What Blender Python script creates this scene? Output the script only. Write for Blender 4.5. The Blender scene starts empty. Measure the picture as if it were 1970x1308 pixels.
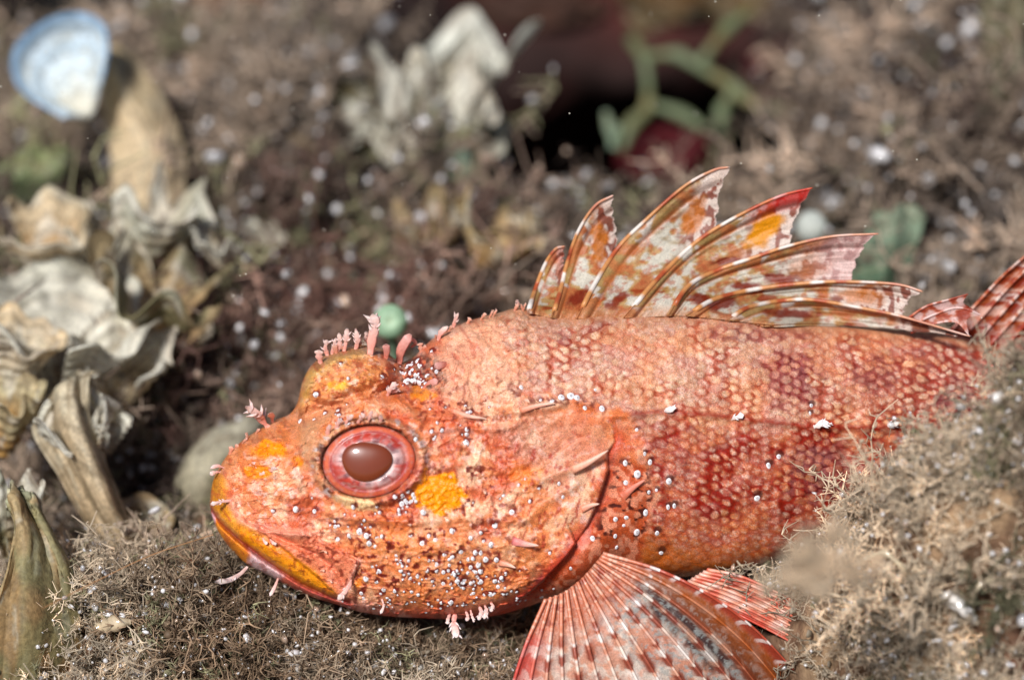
import bpy, math, random
import numpy as np
from mathutils import Vector, Matrix, Quaternion

random.seed(7)
RNG = np.random.default_rng(7)
SC = bpy.context.scene
COL = SC.collection
SC.unit_settings.system = 'METRIC'
SC.unit_settings.scale_length = 0.01          # one Blender unit is one centimetre: this is a macro scene

# ------------------------------------------------------------------ camera
PITCH = math.radians(35.0)
D0 = 40.0                                      # distance from lens to the fish, cm
PW, PH = 1970.0, 1308.0
K = 16.0 / PW / D0                             # tangent per photo pixel
R_ = np.array([1.0, 0.0, 0.0])
F_ = np.array([0.0, math.cos(PITCH), -math.sin(PITCH)])
U_ = np.array([0.0, math.sin(PITCH), math.cos(PITCH)])
CAM = np.array([0.0, 0.0, 4.0]) - F_ * D0
cd = bpy.data.cameras.new('camera')
cam = bpy.data.objects.new('camera', cd)
COL.objects.link(cam)
SC.camera = cam
cam.location = CAM
cam.rotation_euler = (math.pi / 2 - PITCH, 0, 0)
cd.sensor_width = 36.0
cd.lens = 90.0
cd.clip_start = 1.0
cd.clip_end = 2000.0
cd.dof.use_dof = True
cd.dof.focus_distance = 39.1
cd.dof.aperture_fstop = 0.5 * 0.09 / 0.52      # 10 mm wide entrance pupil, in cm units

# ------------------------------------------------------------------ world, sun, exposure
wd = bpy.data.worlds.new('World')
SC.world = wd
wd.use_nodes = True
nt = wd.node_tree
bgn = nt.nodes['Background']
sky = nt.nodes.new('ShaderNodeTexSky')
sky.sky_type = 'NISHITA'
sky.sun_disc = False
to_sun = (R_ * -0.30 + U_ * 0.36 - F_ * 0.90)
to_sun /= np.linalg.norm(to_sun)
SUN_EL = math.asin(to_sun[2])
SUN_AZ = math.atan2(to_sun[0], to_sun[1])
sky.sun_elevation = SUN_EL
sky.sun_rotation = SUN_AZ
nt.links.new(sky.outputs['Color'], bgn.inputs['Color'])
bgn.inputs['Strength'].default_value = 0.06
sl = bpy.data.lights.new('sun', 'SUN')
sun = bpy.data.objects.new('sun', sl)
COL.objects.link(sun)
sl.energy = 4.6
sl.angle = math.radians(11.0)
sl.color = (1.0, 0.98, 0.965)
sun.rotation_euler = Vector(to_sun).to_track_quat('Z', 'Y').to_euler()
sun.location = (-20, -30, 60)
SC.view_settings.view_transform = 'Standard'
SC.view_settings.look = 'None'
SC.view_settings.gamma = 1.0
SC.view_settings.exposure = 0.0
SC.view_settings.use_curve_mapping = False
SC.render.engine = 'CYCLES'
SC.cycles.use_denoising = True
SC.cycles.max_bounces = 6
SC.cycles.diffuse_bounces = 3
SC.cycles.glossy_bounces = 2
SC.cycles.transmission_bounces = 4
SC.cycles.transparent_max_bounces = 8
SC.cycles.sample_clamp_indirect = 4.0

# ------------------------------------------------------------------ numeric helpers
def P(px, py, d):
    """point of the place seen at photo position px, py when it stands d cm from the lens"""
    px = np.asarray(px, float); py = np.asarray(py, float); d = np.asarray(d, float)
    px, py, d = np.broadcast_arrays(px, py, d)
    a = ((px - PW / 2) * K * d)[..., None] * R_
    b = ((PH / 2 - py) * K * d)[..., None] * U_
    return CAM + d[..., None] * F_ + a + b

def hsh(ix, iy, seed):
    h = (ix.astype(np.int64) * 374761393 + iy.astype(np.int64) * 668265263 + seed * 1442695041) & 0xffffffff
    h = ((h ^ (h >> 13)) * 1274126177) & 0xffffffff
    h = ((h ^ (h >> 15)) * 2246822519) & 0xffffffff
    return ((h ^ (h >> 16)) & 0xffffffff) / 4294967296.0

def vn(x, y, seed=0):
    ix = np.floor(x); iy = np.floor(y)
    fx = x - ix; fy = y - iy
    fx = fx * fx * (3 - 2 * fx); fy = fy * fy * (3 - 2 * fy)
    a = hsh(ix, iy, seed); b = hsh(ix + 1, iy, seed); c = hsh(ix, iy + 1, seed); d = hsh(ix + 1, iy + 1, seed)
    return (a * (1 - fx) + b * fx) * (1 - fy) + (c * (1 - fx) + d * fx) * fy

def fbm(x, y, seed=0, o=4):
    s = 0; a = .5; t = 0
    for i in range(o):
        s = s + a * vn(x, y, seed + i * 17); t += a
        x = x * 2.03 + 5.1; y = y * 2.03 + 3.7; a *= .5
    return s / t

def sst(a, b, x):
    t = np.clip((x - a) / (b - a), 0, 1)
    return t * t * (3 - 2 * t)

def curve(pts, x):
    """smooth single valued curve through control points"""
    p = np.array(pts, float); xs, ys = p[:, 0], p[:, 1]
    h = np.diff(xs); dl = np.diff(ys) / h
    m = np.zeros(len(xs)); m[0] = dl[0]; m[-1] = dl[-1]
    for i in range(1, len(xs) - 1):
        if dl[i - 1] * dl[i] > 0:
            w1 = 2 * h[i] + h[i - 1]; w2 = h[i] + 2 * h[i - 1]
            m[i] = (w1 + w2) / (w1 / dl[i - 1] + w2 / dl[i])
    x = np.clip(x, xs[0], xs[-1])
    i = np.clip(np.searchsorted(xs, x) - 1, 0, len(h) - 1)
    t = (x - xs[i]) / h[i]
    return ((2*t**3 - 3*t**2 + 1) * ys[i] + (t**3 - 2*t**2 + t) * h[i] * m[i]
            + (-2*t**3 + 3*t**2) * ys[i+1] + (t**3 - t**2) * h[i] * m[i+1])

def spl(pts, t):
    """Catmull Rom through points of any dimension, t in 0..1"""
    p = np.array(pts, float); n = len(p)
    p2 = np.vstack([2 * p[0] - p[1], p, 2 * p[-1] - p[-2]])
    u = np.clip(np.asarray(t, float), 0, 1) * (n - 1)
    i = np.clip(np.floor(u).astype(int), 0, n - 2); f = (u - i)[..., None]
    a, b, c, d = p2[i], p2[i + 1], p2[i + 2], p2[i + 3]
    return .5 * (2*b + (c - a)*f + (2*a - 5*b + 4*c - d)*f*f + (3*b - a - 3*c + d)*f**3)

def segd(px, py, line):
    """distance to an open line, the fraction along it and the side"""
    line = np.array(line, float); best = np.full(px.shape, 1e9); fr = np.zeros(px.shape); side = np.zeros(px.shape)
    L = np.hypot(*np.diff(line, axis=0).T); cum = np.concatenate([[0], np.cumsum(L)])
    for i in range(len(L)):
        a, b = line[i], line[i + 1]; ab = b - a
        t = np.clip(((px - a[0]) * ab[0] + (py - a[1]) * ab[1]) / (L[i] ** 2), 0, 1)
        dx = px - a[0] - t * ab[0]; dy = py - a[1] - t * ab[1]
        d = np.hypot(dx, dy); m = d < best
        best = np.where(m, d, best); fr = np.where(m, (cum[i] + t * L[i]) / cum[-1], fr)
        side = np.where(m, np.sign(ab[0] * (py - a[1]) - ab[1] * (px - a[0])), side)
    return best, fr, side

def inside(px, py, poly):
    poly = np.array(poly, float); r = np.zeros(px.shape, bool); n = len(poly)
    for i in range(n):
        x1, y1 = poly[i]; x2, y2 = poly[(i + 1) % n]
        c = ((y1 > py) != (y2 > py)) & (px < (x2 - x1) * (py - y1) / (y2 - y1 + 1e-9) + x1)
        r ^= c
    return r

def pmask(px, py, poly, soft=6, warp=5, ws=14, seed=3):
    """soft mask of a polygon with a ragged edge"""
    if warp:
        px = px + (fbm(px / ws, py / ws, seed) - .5) * 2 * warp
        py = py + (fbm(px / ws + 31, py / ws, seed + 5) - .5) * 2 * warp
    d, _, _ = segd(px, py, list(poly) + [poly[0]])
    s = np.where(inside(px, py, poly), d, -d)
    return sst(-soft, soft, s)

def el(px, py, cx, cy, rx, ry, rot=0):
    c, s = math.cos(math.radians(rot)), math.sin(math.radians(rot))
    dx = px - cx; dy = py - cy
    return np.hypot((dx * c + dy * s) / rx, (-dx * s + dy * c) / ry)

def lin(*c):
    c = np.array(c, float) / 255
    return np.where(c <= .04045, c / 12.92, ((c + .055) / 1.055) ** 2.4)

def mixc(base, c, m):
    m = np.asarray(m)[..., None]
    return base * (1 - m) + np.asarray(c) * m

# ------------------------------------------------------------------ mesh helpers
def mesh_np(name, v, f, c=None, mat=None, smooth=True):
    v = np.asarray(v, np.float32).reshape(-1, 3)
    me = bpy.data.meshes.new(name)
    fl = f if isinstance(f, list) else [f]
    fl = [np.asarray(x, np.int32) for x in fl if len(x)]
    nl = sum(x.size for x in fl); nf = sum(len(x) for x in fl)
    me.vertices.add(len(v)); me.vertices.foreach_set('co', v.ravel())
    me.loops.add(nl); me.loops.foreach_set('vertex_index', np.concatenate([x.ravel() for x in fl]))
    st = []; o = 0
    for x in fl:
        st.append(o + np.arange(len(x)) * x.shape[1]); o += x.size
    me.polygons.add(nf); me.polygons.foreach_set('loop_start', np.concatenate(st).astype(np.int32))
    me.polygons.foreach_set('use_smooth', np.full(nf, smooth))
    me.update(calc_edges=True)
    if c is not None:
        at = me.color_attributes.new('Col', 'FLOAT_COLOR', 'POINT')
        c = np.asarray(c, np.float32)
        if c.ndim == 1: c = np.tile(c, (len(v), 1))
        cc = np.ones((len(v), 4), np.float32); cc[:, :3] = np.clip(c.reshape(-1, 3), 0, 1)
        at.data.foreach_set('color', cc.ravel())
    if mat: me.materials.append(mat)
    return me

def wloc(o):
    l = np.zeros(3)
    while o is not None:
        l += np.array(o.location); o = o.parent
    return l

def obj(name, v, f, c, mat, parent=None, smooth=True, origin=None):
    v = np.asarray(v, float).reshape(-1, 3)
    if parent is not None: org = wloc(parent)
    else: org = np.array(origin, float) if origin is not None else np.zeros(3)
    o = bpy.data.objects.new(name, mesh_np(name, v - org, f, c, mat, smooth))
    COL.objects.link(o)
    if parent is not None: o.parent = parent
    else: o.location = org
    return o

def tag(o, label=None, cat=None, group=None, kind=None):
    if label: o['label'] = label
    if cat: o['category'] = cat
    if group: o['group'] = group
    if kind: o['kind'] = kind
    return o

def empty(name, loc, label, cat, group=None):
    o = bpy.data.objects.new(name, None); COL.objects.link(o); o.location = loc
    o.empty_display_size = .5
    return tag(o, label, cat, group)

def gridf(nu, nv, cu=False, cv=False, o=0, flip=False):
    iu = np.arange(nu if cu else nu - 1); iv = np.arange(nv if cv else nv - 1)
    a, b = np.meshgrid(iu, iv, indexing='ij'); a = a.ravel(); b = b.ravel()
    a2 = (a + 1) % nu; b2 = (b + 1) % nv
    q = np.stack([a * nv + b, a2 * nv + b, a2 * nv + b2, a * nv + b2], 1) + o
    return q[:, ::-1] if flip else q

def joinm(parts):
    vs, fs, cs, o = [], [], [], 0
    for v, f, c in parts:
        v = np.asarray(v).reshape(-1, 3); vs.append(v); fs.append(np.asarray(f) + o)
        c = np.asarray(c, float)
        cs.append(np.tile(c, (len(v), 1)) if c.ndim == 1 else c.reshape(-1, 3)); o += len(v)
    return np.vstack(vs), np.vstack(fs), np.vstack(cs)

def tube(pts, rad, n=6, flat=1.0, axis=None, col=(1, 1, 1), close=True):
    """tapered tube through world points; flat squashes it along the axis given"""
    pts = np.asarray(pts, float); m = len(pts); rad = np.broadcast_to(np.asarray(rad, float), (m,))
    tg = np.gradient(pts, axis=0); tg /= np.linalg.norm(tg, axis=1)[:, None] + 1e-12
    ax = np.array(F_ if axis is None else axis, float)
    s = np.cross(tg, ax); s /= np.linalg.norm(s, axis=1)[:, None] + 1e-9
    b = np.cross(tg, s)
    th = np.linspace(0, 2 * math.pi, n, endpoint=False)
    v = (pts[:, None] + rad[:, None, None] * (np.cos(th)[None, :, None] * s[:, None] + flat * np.sin(th)[None, :, None] * b[:, None]))
    f = gridf(m, n, cv=True)
    v = v.reshape(-1, 3)
    c = np.asarray(col, float)
    c = np.tile(c, (len(v), 1)) if c.ndim == 1 else np.repeat(c, n, axis=0)
    if close:
        e = len(v); v = np.vstack([v, pts[0], pts[-1]]); c = np.vstack([c, c[:1], c[-1:]])
        i = np.arange(n); j = (i + 1) % n
        f = np.vstack([f, np.stack([i, j, np.full(n, e), np.full(n, e)], 1)[:, [2, 1, 0, 0]],
                       np.stack([np.full(n, e + 1), (m - 1) * n + i, (m - 1) * n + j, (m - 1) * n + j], 1)])
    return v, f, c

def fixq(f):
    """quads that repeat a corner become triangles"""
    f = np.asarray(f)
    d = (f[:, 2] == f[:, 3])
    return [f[~d], f[d][:, :3]]

ICO_V = None
def ico():
    global ICO_V, ICO_F
    t = (1 + 5 ** .5) / 2
    v = np.array([(-1,t,0),(1,t,0),(-1,-t,0),(1,-t,0),(0,-1,t),(0,1,t),(0,-1,-t),(0,1,-t),(t,0,-1),(t,0,1),(-t,0,-1),(-t,0,1)], float)
    ICO_V = v / np.linalg.norm(v[0])
    ICO_F = np.array([(0,11,5),(0,5,1),(0,1,7),(0,7,10),(0,10,11),(1,5,9),(5,11,4),(11,10,2),(10,7,6),(7,1,8),(3,9,4),(3,4,2),(3,2,6),(3,6,8),(3,8,9),(4,9,5),(2,4,11),(6,2,10),(8,6,7),(9,8,1)])
ico()

# ------------------------------------------------------------------ materials
def material(name, rough=.5, spec=.4, sss=0.0, sssr=(.1, .04, .02), coat=0.0, bump=0.0, bscale=20., var=.15, vscale=8.,
             transl=0.0, color=None, sheen=0., fine=None, bdist=.02):
    m = bpy.data.materials.new(name); m.use_nodes = True
    n = m.node_tree; L = n.links
    pr = n.nodes['Principled BSDF']; out = n.nodes['Material Output']
    tc = n.nodes.new('ShaderNodeTexCoord')
    if color is None:
        ca = n.nodes.new('ShaderNodeAttribute'); ca.attribute_name = 'Col'; src = ca.outputs['Color']
    else:
        rg = n.nodes.new('ShaderNodeRGB'); rg.outputs[0].default_value = (*color, 1); src = rg.outputs[0]
    no = n.nodes.new('ShaderNodeTexNoise'); no.inputs['Scale'].default_value = vscale
    no.inputs['Detail'].default_value = 6; no.inputs['Roughness'].default_value = .65
    L.new(tc.outputs['Object'], no.inputs['Vector'])
    mr = n.nodes.new('ShaderNodeMapRange'); mr.inputs['From Min'].default_value = .3; mr.inputs['From Max'].default_value = .7
    mr.inputs['To Min'].default_value = 1 - var; mr.inputs['To Max'].default_value = 1 + var
    L.new(no.outputs['Fac'], mr.inputs['Value'])
    mx = n.nodes.new('ShaderNodeVectorMath'); mx.operation = 'SCALE'
    L.new(src, mx.inputs[0]); L.new(mr.outputs[0], mx.inputs['Scale'])
    last = mx.outputs[0]
    if fine:
        n2 = n.nodes.new('ShaderNodeTexNoise'); n2.inputs['Scale'].default_value = fine[0]; n2.inputs['Detail'].default_value = 3
        L.new(tc.outputs['Object'], n2.inputs['Vector'])
        m2 = n.nodes.new('ShaderNodeMapRange'); m2.inputs['From Min'].default_value = .35; m2.inputs['From Max'].default_value = .65
        m2.inputs['To Min'].default_value = 1 - fine[1]; m2.inputs['To Max'].default_value = 1 + fine[1]
        L.new(n2.outputs['Fac'], m2.inputs['Value'])
        mx2 = n.nodes.new('ShaderNodeVectorMath'); mx2.operation = 'SCALE'
        L.new(last, mx2.inputs[0]); L.new(m2.outputs[0], mx2.inputs['Scale']); last = mx2.outputs[0]
    L.new(last, pr.inputs['Base Color'])
    pr.inputs['Roughness'].default_value = rough
    pr.inputs['Specular IOR Level'].default_value = spec
    pr.inputs['Coat Weight'].default_value = coat
    pr.inputs['Coat Roughness'].default_value = .06
    if sheen: pr.inputs['Sheen Weight'].default_value = sheen
    if sss:
        pr.inputs['Subsurface Weight'].default_value = sss
        pr.inputs['Subsurface Radius'].default_value = sssr
        pr.inputs['Subsurface Scale'].default_value = 1.0
    if bump:
        bn = n.nodes.new('ShaderNodeTexNoise'); bn.inputs['Scale'].default_value = bscale
        bn.inputs['Detail'].default_value = 5; bn.inputs['Roughness'].default_value = .6
        L.new(tc.outputs['Object'], bn.inputs['Vector'])
        bp = n.nodes.new('ShaderNodeBump'); bp.inputs['Strength'].default_value = bump; bp.inputs['Distance'].default_value = bdist
        L.new(bn.outputs['Fac'], bp.inputs['Height']); L.new(bp.outputs[0], pr.inputs['Normal'])
    if transl:
        tr = n.nodes.new('ShaderNodeBsdfTranslucent'); L.new(last, tr.inputs['Color'])
        ms = n.nodes.new('ShaderNodeMixShader'); ms.inputs['Fac'].default_value = transl
        L.new(pr.outputs[0], ms.inputs[1]); L.new(tr.outputs[0], ms.inputs[2]); L.new(ms.outputs[0], out.inputs['Surface'])
    return m

M_SKIN = material('fish_skin', rough=.42, spec=.35, sss=.25, sssr=(.06, .025, .015), bump=.35, bscale=26, var=.10, vscale=5, fine=(62, .34), bdist=.02)
M_FIN = material('fin_membrane', rough=.4, spec=.35, bump=.3, bscale=30, var=.12, vscale=9, transl=.42, fine=(40, .16))
M_RAY = material('fin_ray', rough=.33, spec=.45, bump=.2, bscale=30, var=.12, vscale=12, transl=.1)
M_FLAP = material('skin_flap', rough=.45, spec=.4, sss=.3, sssr=(.05, .03, .02), bump=.3, bscale=40, var=.15, vscale=20)
M_PAP = material('papilla', rough=.75, spec=.12, sss=.5, sssr=(.05, .05, .05), var=.12, vscale=30, color=(.88, .85, .87))
M_EYE = material('iris', rough=.38, spec=.4, coat=.25, bump=.25, bscale=45, var=.12, vscale=14, fine=(60, .15), bdist=.01)
M_PUP = material('pupil', rough=.35, spec=.4, coat=.7, var=.08, vscale=2, color=tuple(lin(122, 54, 28)))
M_ROCK = material('reef_rock', rough=.85, spec=.2, bump=.8, bscale=3, var=.35, vscale=2.2, bdist=.2)
M_DARK = material('cavern_rock', rough=.9, spec=.1, bump=.6, bscale=.6, var=.4, vscale=.4, bdist=.4)
M_TURF = material('turf_alga', rough=.6, spec=.35, var=.25, vscale=3, transl=.25)
def tinted(m):
    n = m.node_tree; L = n.links; ca = [x for x in n.nodes if x.bl_idname == 'ShaderNodeAttribute'][0]
    at = n.nodes.new('ShaderNodeAttribute'); at.attribute_name = 'tint'; at.attribute_type = 'INSTANCER'
    mu = n.nodes.new('ShaderNodeVectorMath'); mu.operation = 'MULTIPLY'
    for l in list(ca.outputs['Color'].links):
        to = l.to_socket; L.remove(l); L.new(mu.outputs[0], to)
    L.new(ca.outputs['Color'], mu.inputs[0]); L.new(at.outputs['Vector'], mu.inputs[1])
    sc2 = n.nodes.new('ShaderNodeVectorMath'); sc2.operation = 'SCALE'; sc2.inputs['Scale'].default_value = 1.8
    outl = list(mu.outputs[0].links)
    for l in outl:
        to = l.to_socket; L.remove(l); L.new(sc2.outputs[0], to)
    L.new(mu.outputs[0], sc2.inputs[0])
    return m
M_FLUFF = material('fluff', rough=.7, spec=.3, var=.25, vscale=3, transl=.3)
tinted(M_TURF)
M_GRAIN = material('lime_grain', rough=.16, spec=.8, coat=.8, var=.1)
M_FROND = material('funnel_alga', rough=.55, spec=.35, bump=.5, bscale=7, var=.2, vscale=4, transl=.38, fine=(14, .2), bdist=.07)
M_STRAP = material('strap_alga', rough=.5, spec=.35, bump=.4, bscale=6, var=.15, vscale=3, transl=.3)
M_SPONGE = material('red_sponge', rough=.7, spec=.2, bump=.8, bscale=2.5, var=.3, vscale=1.3, bdist=.2)

# ================================================================== TERRAIN
def bump2(x, y, cx, cy, rx, ry, rot=0):
    r = el(x, y, cx, cy, rx, ry, rot)
    return np.exp(-r * r)

def ground(x, y):
    z = -0.9 + 0 * x
    z = z + 6.5 * bump2(x, y, 9.3, -3.3, 5.6, 2.1, 2)            # mound in front of the tail, lower right
    z = z - 2.6 * bump2(x, y, 3.2, -4.7, 2.0, 1.7)
    z = z + 1.5 * bump2(x, y, -5.6, -2.2, 3.6, 2.0, 10)           # low mound under the chin
    z = z + 1.8 * bump2(x, y, 9.5, 10, 4.0, 5.5)                  # rise behind the dorsal fin, right
    z = z + 1.6 * bump2(x, y, -4.0, 13, 5.0, 4.0)                 # rise behind the head
    z = z + (fbm(x * .35, y * .35, 2, 4) - .5) * 1.7
    z = z + (fbm(x * 1.3, y * 1.3, 9, 3) - .5) * .6 + (fbm(x * 5, y * 5, 10, 2) - .5) * .26
    # the reef edge: behind it the bottom falls away into a dark gully
    edge = 10.0 + 5.5 * sst(-0.5, -4.0, x) + 9.0 * sst(5.5, 8.0, x) + (fbm(x * .5, y * 0 + 3, 5, 3) - .5) * 3
    z = z - 16 * sst(0, 7, y - edge) 
    return z

# ================================================================== FISH : shape functions in photo coordinates
TOP = [(404,968),(406,945),(410,925),(420,903),(440,872),(470,845),(500,825),(530,808),(556,797),(572,776),(582,735),(600,702),(630,682),
       (660,671),(700,664),(735,672),(760,690),(775,696),(790,690),(810,672),(840,646),(880,625),(920,612),(960,602),(1000,592),(1020,597),
       (1100,603),(1200,600),(1300,600),(1400,605),(1500,617),(1600,627),(1700,632),(1800,640),(1870,652),(1970,690),(2100,725),(2250,770),(2420,800)]
BOT = [(404,968),(406,985),(412,1004),(425,1030),(445,1056),(475,1085),(520,1108),(560,1130),(600,1148),(650,1163),(700,1178),(760,1186),
       (800,1188),(860,1190),(920,1188),(970,1180),(1010,1168),(1050,1155),(1100,1140),(1150,1118),(1200,1103),(1300,1109),(1400,1100),(1480,1080),
       (1560,1045),(1700,1000),(1850,950),(2000,915),(2200,890),(2420,880)]
THK = [(404,.02),(406,.30),(412,.5),(425,.7),(450,.92),(520,1.15),(600,1.35),(700,1.5),(900,1.75),(1100,1.75),(1300,1.6),(1600,1.3),(1900,1.0),(2420,.5)]
DMD = [(404,39.9),(700,40.1),(1100,40.3),(1500,40.6),(2000,41.6),(2420,42.8)]

OPERC = [(1072,776),(1130,786),(1178,812),(1182,850),(1168,872),(1170,905),(1152,960),(1130,1012),(1092,1068),(1045,1118),(995,1160),(940,1188),(900,1200)]
def relief(x, y):
    h = np.zeros(x.shape)
    # near eye orbit
    r = el(x, y, 711, 888, 92, 71, -8)
    h += .26 * np.exp(-(r / 1.9) ** 2)
    h += .17 * np.exp(-((r - 1.10) / .13) ** 2) * (1 + .5 * sst(880, 800, y))
    h -= .24 * sst(1.02, .86, r)
    # brow shelf over the near eye, valley between the eyes, dome of the far eye
    d, f, _ = segd(x, y, [(598,880),(605,835),(640,795),(700,772),(765,778),(805,812)])
    h += .13 * np.exp(-(d / 14) ** 2)
    d, f, _ = segd(x, y, [(560,812),(620,790),(690,762),(760,742),(800,740)])
    h -= .22 * np.exp(-(d / 16) ** 2)
    r = el(x, y, 668, 722, 92, 58, -12)
    h += .34 * np.clip(1 - r * r, 0, 1) ** .7
    r2 = el(x, y, 672, 726, 78, 42, -14)
    h += .05 * np.exp(-((r2 - 1) / .1) ** 2)
    # nape pit and nape ridges
    h -= .16 * np.exp(-el(x, y, 800, 722, 38, 30) ** 2)
    for ln, a, w in (([(770,770),(830,755),(900,772)], .06, 9), ([(805,800),(900,803),(1010,790),(1080,777)], .10, 9),
                     ([(830,660),(900,628),(960,612)], .07, 12), ([(1180,800),(1280,792),(1410,803),(1570,822),(1720,822),(1970,830)], .05, 8)):
        d, f, _ = segd(x, y, ln); h += a * np.exp(-(d / w) ** 2)
    # rough crusted skin in the pit
    m = pmask(x, y, [(768,690),(800,678),(850,700),(842,745),(800,765),(770,740)], 12, 0)
    h += m * .09 * (vn(x / 7, y / 7, 50) - .4)
    # snout bones
    h += .10 * np.exp(-el(x, y, 520, 880, 42, 34) ** 2)
    h -= .07 * np.exp(-((segd(x, y, [(450,860),(470,935),(455,990)])[0]) / 9) ** 2)
    # lips
    d, f, _ = segd(x, y, [(418,925),(424,975),(455,1015),(520,1062),(590,1108),(650,1146)])
    h += .11 * np.exp(-(d / 17) ** 2)
    d, f, _ = segd(x, y, [(406,978),(424,1006),(462,1040),(515,1080),(580,1122),(640,1150),(672,1158)])
    h -= .20 * np.exp(-(d / 5) ** 2)
    d, f, _ = segd(x, y, [(410,995),(440,1040),(500,1085),(600,1140),(700,1168)])
    h += .10 * np.exp(-(d / 13) ** 2)
    d, f, _ = segd(x, y, [(446,968),(462,1000),(505,1018),(560,1026),(612,1024)])
    h += .09 * np.exp(-(d / 8) ** 2)
    d, f, _ = segd(x, y, [(478,1002),(540,1036),(600,1062),(650,1100),(664,1128)])
    h -= .10 * np.exp(-(d / 6) ** 2)
    # upper jaw bone plate with a free hind edge
    pl = [(500,1020),(600,1028),(672,1070),(690,1080),(684,1100),(670,1128),(655,1150),(600,1100),(540,1050)]
    h += .12 * pmask(x, y, pl, 2.5, 2, 8, 4)
    # bony stay under the eye, cheek
    d, f, _ = segd(x, y, [(620,985),(700,1003),(800,1004),(900,998),(1000,1002)])
    h += .07 * np.exp(-(d / 9) ** 2)
    h += .10 * np.exp(-el(x, y, 690, 985, 40, 20) ** 2)
    d, f, _ = segd(x, y, [(960,1052),(1005,1050),(1030,1080),(1010,1120),(960,1150),(860,1165)])
    h += .07 * np.exp(-(d / 12) ** 2)
    h += .12 * np.exp(-el(x, y, 850, 1080, 190, 80) ** 2)
    # gill cover with a free hind edge
    d, f, s = segd(x, y, OPERC)
    ins = (s > 0)
    plate = np.where(ins, 1.0, 0) * sst(-1, 2.5, d)
    h += .13 * plate * np.exp(-(d / 210) ** 2) * (.04 + .96 * sst(.20, .38, f))
    h -= .10 * np.where(ins, 0, 1) * np.exp(-(d / 30) ** 2) * sst(.15, .4, f)
    h += .10 * np.exp(-el(x, y, 1110, 800, 70, 30, 15) ** 2)
    d, f, _ = segd(x, y, [(1010,935),(1060,915),(1110,897),(1160,872)]); h += .07 * np.exp(-(d / 10) ** 2)
    # flesh where the breast fin springs
    h += .30 * np.exp(-el(x, y, 1130, 1075, 55, 70, 20) ** 2) * np.where(ins & (f > .3), 0, 1)
    # soft lumps everywhere
    h += (fbm(x / 38, y / 38, 21, 3) - .5) * .10
    hd = 1 - sst(960, 1120, x)
    lipd = segd(x, y, [(416,930),(424,980),(460,1030),(540,1085),(650,1140)])[0]; hd = hd * (.25 + .75 * sst(22, 44, lipd))
    h += (fbm(x / 9, y / 9, 22, 2) - .5) * (.010 + .032 * hd)
    h += hd * .05 * np.clip(1 - np.abs(fbm(x / 24 + 9, y / 17, 23, 3) - .5) * 14, 0, 1)
    for ln, aa, ww in (([(470,862),(505,846),(545,850)], .10, 9), ([(560,905),(580,935),(590,965)], .07, 8), ([(820,835),(870,822),(940,826),(1000,815)], .07, 8),
                       ([(840,900),(900,890),(960,905),(1030,890)], .05, 10), ([(480,940),(530,952),(590,960)], .06, 8), ([(1010,1000),(1060,960),(1110,930)], .05, 9),
                       ([(700,1040),(800,1056),(900,1050)], .05, 12), ([(880,640),(930,660),(965,700)], .06, 10), ([(870,700),(920,720),(975,735)], .05, 10)):
        dd_, _, _ = segd(x, y, ln); h += aa * np.exp(-(dd_ / ww) ** 2)
    return h

SCALE_LINE = [(925,590),(975,690),(985,765),(1085,770),(1200,800),(1222,850),(1245,900),(1250,960),(1235,1030),(1215,1120)]
def scales(x, y):
    """overlapping scales: height, place on the scale 0..1 (1 = free edge), number of the scale"""
    mid = curve([(900,800),(1200,800),(1600,822),(2000,845),(2420,845)], x)
    sc = curve([(900,.88),(1200,1.0),(1500,1.0),(2000,.82),(2420,.6)], x)
    u = (x - 900) / 20.0 ; v = (y - mid) / (17.5 * sc)
    u = u + .26 * (fbm(x / 60, y / 60, 41, 2) - .5) * 4 - .012 * (y - mid) / 21
    v = v + .20 * (fbm(x / 55, y / 55, 42, 2) - .5) * 4
    bh = np.full(x.shape, -9.); bid = np.zeros(x.shape); be = np.zeros(x.shape); blat = np.zeros(x.shape)
    i0 = np.floor(u)
    for di in (-2, -1, 0, 1):
        ci = i0 + di
        par = np.mod(ci, 2) * .5
        j0 = np.round(v - par)
        for dj in (-1, 0, 1):
            cj = j0 + dj
            jx = (hsh(ci, cj, 77) - .5) * .42; jy = (hsh(ci, cj, 78) - .5) * .26
            dx = u - ci - jx; dy = v - (cj + par) - jy
            rr = np.hypot(dx / 1.22, dy / .62)
            hh = np.where((rr < 1) & (dx > -1.2), dx + .25 * (hsh(ci, cj, 79) - .5) - .25 * dy * dy, -9.)
            m = hh > bh
            bh = np.where(m, hh, bh); bid = np.where(m, hsh(ci, cj, 80), bid); be = np.where(m, rr, be); blat = np.where(m, dy, blat)
    return np.clip(bh, -1, 1.3), be, bid, blat

def scalemask(x, y):
    d, f, s = segd(x, y, SCALE_LINE)
    return np.where(s < 0, 1, 0) * sst(0, 18, d + (vn(x / 12, y / 12, 60) - .5) * 14)

def depth0(x, y):
    t = curve(TOP, x); b = curve(BOT, x); m = (t + b) / 2; hf = (b - t) / 2 + 1e-6
    s = np.clip((y - m) / hf, -1, 1); c = np.sqrt(1 - s * s)
    return curve(DMD, x) - curve(THK, x) * c ** .64, c

def surf(x, y, fine=False):
    x = np.atleast_1d(np.asarray(x, float)); y = np.atleast_1d(np.asarray(y, float))
    d, c = depth0(x, y)
    d = d - relief(x, y) * sst(0, .25, c)
    if fine:
        h, e, i, la = scales(x, y)
        m = scalemask(x, y) * sst(.05, .3, c)
        d = d - m * (.011 * np.clip(h, -.3, 1.2) - .006 * sst(.86, 1.0, e))
    return d

def surf1(x, y):
    return float(surf(x, y)[0])

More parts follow.
